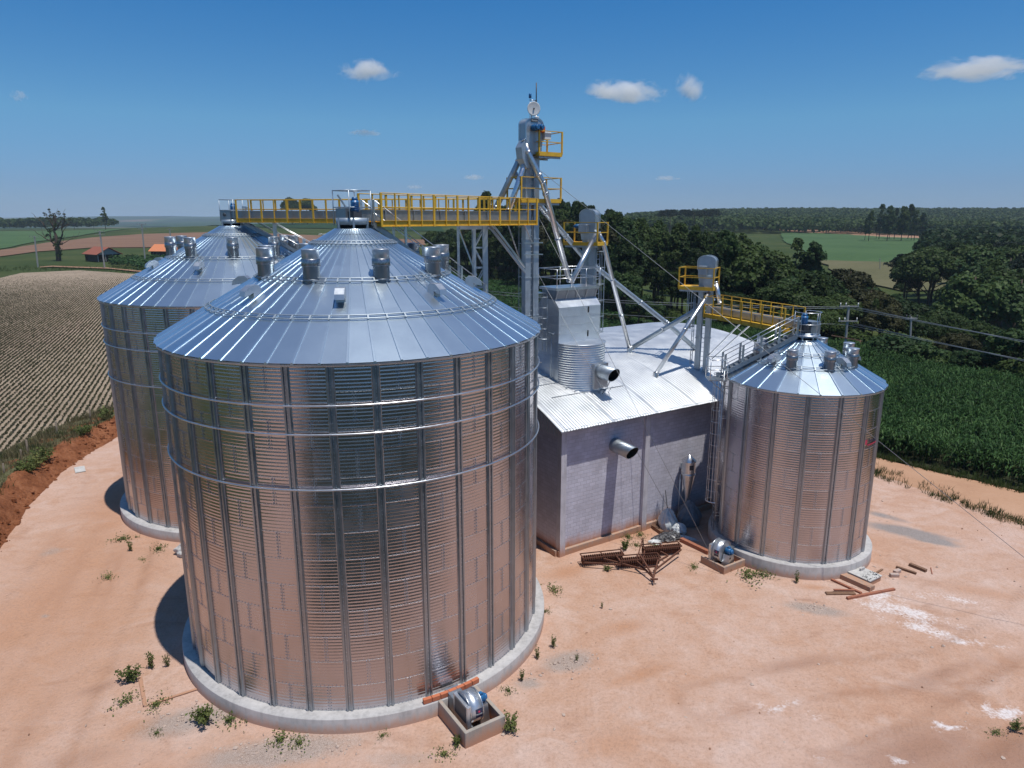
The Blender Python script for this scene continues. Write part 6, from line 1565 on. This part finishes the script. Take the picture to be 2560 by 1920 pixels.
def grass(name, line, w0, w1, dens_, h, mat, seed, zf=None, clump=0.0):
    rng = np.random.default_rng(seed); pts = dens(line, .4, 0, False); X, Y = [], []
    for i in range(len(pts) - 1):
        a = np.array(pts[i]); b = np.array(pts[i + 1]); d = (b - a) / (np.linalg.norm(b - a) + 1e-9); nr = np.array([-d[1], d[0]]); k = rng.poisson(dens_ * .4 * (w1 - w0))
        t = rng.random(k)[:, None]; q = a + (b - a) * t + nr * rng.uniform(w0, w1, (k, 1)); X.append(q[:, 0]); Y.append(q[:, 1])
    x = np.concatenate(X); y = np.concatenate(Y)
    if clump: kp = fbm(x * .9 + seed, y * .9, 3) > clump; x, y = x[kp], y[kp]
    z = zf(x, y) if zf else np.zeros_like(x) + .02
    V, Fq = tufts(name, x, y, z, h, mat, rng)
    me = bpy.data.meshes.new(name); me.from_pydata(V.tolist(), [], [tuple(f[:3]) if f[3] == f[2] else tuple(f) for f in Fq.tolist()]); me.materials.append(M[mat]); me.update()
    o = bpy.data.objects.new(name, me); COL.objects.link(o); return tag(o, kind='stuff')
VERGE = [(20.6, 53.2), (23.6, 47.6), (25.0, 44.2), (27.2, 40.0), (28.9, 36.8), (33.6, 29.4), (38, 23)]
grass("verge_grass", VERGE, -.2, 1.0, 16, .42, 'grass', 41, clump=.47)
grass("verge_grass", VERGE, -.3, 1.8, 9, .36, 'drygrass', 42, clump=.45)
grass("verge_grass", [(23.2, 54.0), (26.9, 49.2), (32.8, 42.5), (40.3, 34.8), (48, 25)], -.9, .25, 12, .5, 'grass', 43)
zb_ = lambda x, y: .93 * np.exp(-((seg_dist(x, y, BANKTOP) - .2) / 3.0) ** 2)
grass("bank_grass", BANK, 1.3, 5.6, 9, .5, 'drygrass', 44, zb_)
grass("bank_grass", BANK, 1.1, 5.2, 5, .55, 'grass', 45, zb_, clump=.55)
grass("meadow_grass", [(-200, 245), (-150, 248), (-100, 232)], -12, 12, .35, .9, 'grass', 46)

# clods and stones on the bank and the yard
def stones(name, pts, smin, smax, mat, seed, zf=None):
    rng = np.random.default_rng(seed); bm = bmesh.new(); bmesh.ops.create_icosphere(bm, subdivisions=1, radius=1); v0 = np.array([v.co[:] for v in bm.verts]); f0 = np.array([[v.index for v in f.verts] for f in bm.faces]); bm.free()
    Vs, Fs = [], []
    for i, (x, y, z) in enumerate(pts):
        s = smin + (smax - smin) * rng.random() ** 3; v = v0 * (s * rng.uniform(.6, 1.3, 3)) * (1 + rng.normal(0, .16, (len(v0), 1))); a = rng.random() * 6.28
        v = np.stack([v[:, 0] * math.cos(a) - v[:, 1] * math.sin(a), v[:, 0] * math.sin(a) + v[:, 1] * math.cos(a), v[:, 2]], 1); Vs.append(v + np.array([x, y, z + s * .2])); Fs.append(f0 + len(v0) * i)
    return tag(np_mesh(name, np.concatenate(Vs), np.concatenate(Fs), M[mat]), kind='stuff')
rng = np.random.default_rng(51); pts = []
for i, p in enumerate(dens(BANK, .1, 0, False)):
    for _ in range(2):
        o_ = rng.uniform(-.3, 1.3); pts.append((p[0] - o_ * .92, p[1] + rng.normal(0, .3) + o_ * .2, max(0, (o_) * .62)))
stones("earth_clods", pts, .03, .20, 'bank', 52)
M['stone'] = paint("pale_stone", (0.46, 0.36, 0.30), 0.95, 0.6, 9.0, (0.30, 0.17, 0.11))
pts = []
for (cx_, cy2, rx, ry, n) in [(Gd(1420, 1650).x, Gd(1420, 1650).y, 1.0, .6, 150), (Gd(480, 1790).x, Gd(480, 1790).y, 1.6, .6, 120), (Gd(700, 1870).x, Gd(700, 1870).y, 2.4, .6, 200), (Gd(2035, 1520).x, Gd(2035, 1520).y, 1.0, .4, 150), (Gd(1310, 1690).x, Gd(1310, 1690).y, .6, .3, 40), (Gd(1250, 1840).x, Gd(1250, 1840).y, .6, .3, 30), (Gd(2200, 1440).x, Gd(2200, 1440).y, .7, .7, 60)]:
    for _ in range(n): pts.append((cx_ + rng.normal(0, rx * .6), cy2 + rng.normal(0, ry * .7), .015))
for _ in range(700): x = rng.uniform(-20, 26); y = rng.uniform(15, 45); pts.append((x, y, .015))
pts = [p for p in pts if math.hypot(p[0] - AX, p[1] - AY) > 7.7 and math.hypot(p[0] - CX, p[1] - CY) > 4.2 and math.hypot(p[0] - BX, p[1] - BY) > 7.7 and (WHM.inverted() @ Vector(p)).y < -.2]
cl = [(x, y, .01) for x, y in zip(rng.uniform(-22, 28, 1500), rng.uniform(15, 48, 1500)) if fbm(np.array([x * .3]), np.array([y * .3]), 3)[0] > .5 and math.hypot(x - AX, y - AY) > 7.7 and math.hypot(x - CX, y - CY) > 4.2 and math.hypot(x - BX, y - BY) > 7.7 and (WHM.inverted() @ Vector((x, y, 0))).y < -.2 and (x > -26 or y < 30)]
M['clod'] = paint("dry_soil_clod", (0.30, 0.17, 0.11), 0.95, 0.5, 9.0)
stones("soil_clods", cl, .012, .06, 'clod', 54)
stones("loose_stones", pts, .012, .075, 'stone', 53)

# ------------------------------------------------------------------ weeds, each a plant of its own
def weed_mesh(kind, seed):
    rng = np.random.default_rng(seed); mb = MB(); C, Nn = [], []
    if kind == 'upright':
        for k in range(6):
            a = rng.random() * 6.28; b = Vector((rng.normal(0, .06), rng.normal(0, .06), 0)); h = rng.uniform(.45, .85); e = b + Vector((math.cos(a) * .12, math.sin(a) * .12, h)); mb.tube([b, b.lerp(e, .5), e], .008, 4, False, .004)
            for j in range(34): t = rng.uniform(.15, 1); q = b.lerp(e, t); C.append((q.x + rng.normal(0, .035), q.y + rng.normal(0, .035), q.z)); Nn.append((rng.normal(), rng.normal(), .6))
        size = .075
    elif kind == 'bushy':
        for k in range(16):
            a = rng.random() * 6.28; r_ = rng.uniform(.1, .42); e = Vector((math.cos(a) * r_, math.sin(a) * r_, rng.uniform(.25, .62))); mb.tube([(0, 0, 0), e * .5 + Vector((0, 0, .06)), e], .007, 4, False, .003)
            for j in range(26): q = e * rng.uniform(.45, 1.05); C.append((q.x + rng.normal(0, .05), q.y + rng.normal(0, .05), q.z + rng.normal(0, .04))); Nn.append((rng.normal(), rng.normal(), 1))
        size = .095
    else:
        for k in range(170):
            a = rng.random() * 6.28; r_ = abs(rng.normal(0, .28)); C.append((math.cos(a) * r_, math.sin(a) * r_ * .7, abs(rng.normal(0, .07)) + .02)); Nn.append((rng.normal() * .6, rng.normal() * .6, 1))
        mb.tube([(0, 0, 0), (0, 0, .05)], .01, 4); size = .07
    V, Fq = leaf_quads(np.array(C), np.array(Nn, float), size, rng, .6)
    o = np_mesh("leaves", V, Fq, M['weed']); lm = o.data; bpy.data.objects.remove(o)
    me = bpy.data.meshes.new("stem"); me.from_pydata(mb.v, [], mb.f); me.materials.append(M['stem']); me.update(); return lm, me
WM = {k: [weed_mesh(k, 60 + 7 * i + len(k)) for i in range(3)] for k in ('upright', 'bushy', 'low')}
def weed(kind, px_, py_, s, label, group=None):
    q = Gd(px_, py_); lm, sm_ = random.choice(WM[kind]); g = thing("weed", label, "weed", (q.x, q.y, .02), random.random() * 6.28, group); s *= .78; g.scale = (s, s, s)
    for n_, me in (("leaves", lm), ("stem", sm_)): o = bpy.data.objects.new(n_, me); COL.objects.link(o); o.parent = g
random.seed(17)
for a in (('bushy', 327, 1704, 1.35, "bright green bushy weed at the left corner of the sunken pad"), ('upright', 378, 1675, 1.35, "tall thin weed at the far corner of the sunken pad"), ('low', 316, 1755, 1.5, "flat green weed beside the sunken pad's left edge"),
          ('bushy', 508, 1812, 1.45, "big spreading weed on the gravel by the nearest silo ring"), ('low', 392, 1766, 1.6, "low weeds on the near corner of the sunken pad"), ('upright', 420, 1668, .9, "reddish thin weed near the shadow of the nearest silo"), ('low', 575, 1805, 1.7, "yellowish low weeds along the ring left of the big spreading weed"),
          ('low', 700, 1855, 1.6, "loose tuft on the gravel before the nearest ring"), ('low', 748, 1862, 1.3, "second loose tuft on the gravel before the nearest ring"), ('low', 392, 1836, .8, "tiny tuft on bare earth left of the gravel"), ('bushy', 1278, 1826, 1.2, "bushy weed at the right corner of the nearest fan pit"),
          ('bushy', 1144, 1865, .75, "green weed at the front left corner of the nearest fan pit"), ('low', 1110, 1890, 1.3, "dry weeds in front of the nearest fan pit"), ('low', 957, 1842, .8, "dark little weed before the nearest ring, left of the fan"), ('upright', 1381, 1620, .95, "upright weed on the stones right of the nearest silo, farthest"), ('upright', 1345, 1647, .9, "upright weed between the stones and the nearest ring"),
          ('upright', 1305, 1702, .85, "thin weed beside the ring, lower of two"), ('low', 1270, 1730, 1.0, "sprawling weed beside the ring near the blue motor"), ('upright', 1440, 1655, .6, "small thin weed at the right end of the stones"), ('low', 1362, 1532, 1.0, "dark green weed tucked behind the ring of the nearest silo"), ('low', 1385, 1478, 1.5, "flat weeds on the earth between the nearest silo and the warehouse"),
          ('upright', 327, 1380, 1.1, "upright green weed below the rear silo ring"), ('low', 308, 1350, 1.7, "tangled weeds at the foot of the rear silo ring"), ('low', 397, 1375, 1.6, "flat green weeds between rear silo and pale drum"), ('low', 356, 1402, .9, "dry weed stalks left of the pale drum"), ('low', 270, 1445, 1.3, "withered weeds on the track left of the silos"),
          ('bushy', 1564, 1375, 1.1, "bushy weed left of the rusty harrow, towards the wall"), ('low', 1590, 1365, 1.2, "low weed between wall and harrow"), ('low', 1570, 1345, 1.4, "weeds along the wall base under the duct"), ('low', 1600, 1340, 1.3, "weeds along the wall base right of the duct's shadow"), ('bushy', 1519, 1428, .7, "weed growing through the harrow's left roller"),
          ('low', 1638, 1368, 1.2, "green weed in front of the black plastic"), ('upright', 1993, 1458, 1.0, "upright weed at the ring of the smaller silo"), ('low', 1870, 1445, 2.2, "dry yellowish weeds in front of the smaller silo's fan pit"), ('low', 1905, 1440, 1.8, "dry weeds between the fan pit and the smaller silo ring"), ('low', 1735, 1420, 1.1, "small weed left of the smaller fan pit"), ('upright', 1505, 1522, .5, "single tiny weed in the middle of the yard"), ('bushy', 2540, 1828, .8, "green weed at the right edge beside the white lime"), ('low', 2490, 1835, .9, "low dark weeds just left of the green one by the lime")):
    weed(*a)
random.seed(3)
for k in range(34):
    px_ = random.uniform(-20, 170); py_ = 1330 - px_ * 1.15 + random.uniform(-30, 20)
for k, (a, b) in enumerate(((60, 1190), (92, 1165), (110, 1150), (80, 1178), (208, 1088), (265, 1048))):
    q = Gd(a, b, .8); lm, sm_ = WM['bushy'][k % 3]; g = thing("weed", "green bushy weed growing on top of the red earth bank", "weed", (q.x, q.y, .72), k * 1.3, "weeds on the red bank"); g.scale = (1.7,) * 3
    for n_, me in (("leaves", lm), ("stem", sm_)): o = bpy.data.objects.new(n_, me); COL.objects.link(o); o.parent = g

# ------------------------------------------------------------------ clouds
def cloudmat():
    m = bpy.data.materials.new("cloud_vapour"); m.use_nodes = True; t = m.node_tree; t.nodes.clear()
    out = t.nodes.new("ShaderNodeOutputMaterial"); v = t.nodes.new("ShaderNodeVolumePrincipled"); v.inputs['Color'].default_value = (1, 1, 1, 1); v.inputs['Anisotropy'].default_value = 0.1
    oc = t.nodes.new("ShaderNodeTexCoord").outputs['Object']
    at = t.nodes.new("ShaderNodeVectorMath"); at.operation = 'LENGTH'; L(t, oc, at.inputs[0])
    oi = t.nodes.new("ShaderNodeObjectInfo"); ad = t.nodes.new("ShaderNodeVectorMath"); ad.operation = 'ADD'; L(t, oc, ad.inputs[0])
    rv = t.nodes.new("ShaderNodeVectorMath"); rv.operation = 'SCALE'; rv.inputs[0].default_value = (31, 17, 9); L(t, oi.outputs['Random'], rv.inputs['Scale']); L(t, rv.outputs[0], ad.inputs[1])
    wp = ad.outputs[0]
    n1 = noise(t, 1.7, 9, 0.62, scaled(t, wp, (1.5, 1.0, .75)), 0.5); n2 = noise(t, 0.9, 2, 0.5, scaled(t, wp, (1.4, 1, .5)))
    sp = t.nodes.new("ShaderNodeSeparateXYZ"); L(t, oc, sp.inputs[0])
    low = math_(t, 'MULTIPLY', math_(t, 'MAXIMUM', math_(t, 'MULTIPLY', sp.outputs[2], -1.0), 0.0), 0.5)
    e = math_(t, 'SUBTRACT', math_(t, 'ADD', math_(t, 'ADD', math_(t, 'MULTIPLY', n1.outputs[0], 1.9), math_(t, 'MULTIPLY', n2.outputs[0], 1.0)), -1.05), math_(t, 'ADD', low, math_(t, 'MULTIPLY', math_(t, 'POWER', at.outputs['Value'], 2.0), 0.62)))
    dn = math_(t, 'MULTIPLY', math_(t, 'MAXIMUM', e, 0.0), 0.030); L(t, dn, v.inputs['Density']); L(t, v.outputs[0], out.inputs['Volume']); return m
M['cloud'] = cloudmat()
def cloud(label, px_, py_, wpx, hpx, Yd=5200.0, rot=0.0, thick=1.0):
    c = P(px_, py_, Yd); bm = bmesh.new(); bmesh.ops.create_icosphere(bm, subdivisions=4, radius=1.12); rng = np.random.default_rng(int(px_))
    for v in bm.verts:
        p = v.co; k = 1 + .22 * math.sin(p.x * 6 + px_) * math.cos(p.z * 5) + .12 * math.sin(p.x * 13 + p.y * 9)
        v.co = Vector((p.x * k, p.y, (p.z * k if p.z > 0 else p.z * .62)))
    me = bpy.data.meshes.new("cloud"); bm.to_mesh(me); bm.free(); me.materials.append(M['cloud'])
    o = bpy.data.objects.new("cloud", me); COL.objects.link(o); o.location = c; s = Yd / FPX
    o.scale = (wpx / 2 * s, wpx / 2 * s * .7, hpx / 2 * s); o.rotation_euler = (0, rot, 0)
    return tag(o, label, "cloud", "small fair weather clouds")
cloud("compact white cloud left of the tall elevator", 925, 185, 165, 62)
cloud("long flat white cloud right of the tall elevator", 1560, 236, 220, 64, rot=.08)
cloud("small wispy cloud just right of the long flat one", 1718, 222, 95, 72, rot=.5)
cloud("largest white cloud at the upper right", 2440, 178, 320, 60, rot=-.02)
cloud("faint small cloud at the left edge of the sky", 45, 243, 52, 34)
cloud("tiny low cloud right of the walkway's middle", 1185, 445, 62, 20)
cloud("tiniest low cloud above the middle of the walkway", 1036, 469, 44, 16)
cloud("tiny low cloud above the forest right of the tall elevator", 1670, 447, 70, 18)
cloud("pale thin cloud high above the walkway", 914, 333, 90, 22)

# ------------------------------------------------------------------ the air over the land
hz = bpy.data.materials.new("thin_air"); hz.use_nodes = True; t = hz.node_tree; t.nodes.clear()
ho = t.nodes.new("ShaderNodeOutputMaterial"); hv = t.nodes.new("ShaderNodeVolumePrincipled")
hv.inputs['Color'].default_value = (0.66, 0.82, 1.0, 1); hv.inputs['Density'].default_value = 0.00010; hv.inputs['Anisotropy'].default_value = 0.0
L(t, hv.outputs[0], ho.inputs['Volume'])
zlo, zhi = float(Z.min()) - 1.0, max(70.0, float(Z.max()) + 25.0)
x0_, x1_, y0_, y1_ = gx[0] - 20, gx[-1] + 20, gy[0] - 20, gy[-1] + 20
hb = MB().box(((x0_ + x1_) / 2, (y0_ + y1_) / 2, (zlo + zhi) / 2), (x1_ - x0_, y1_ - y0_, zhi - zlo)).build("haze", hz)
tag(hb, kind='stuff')
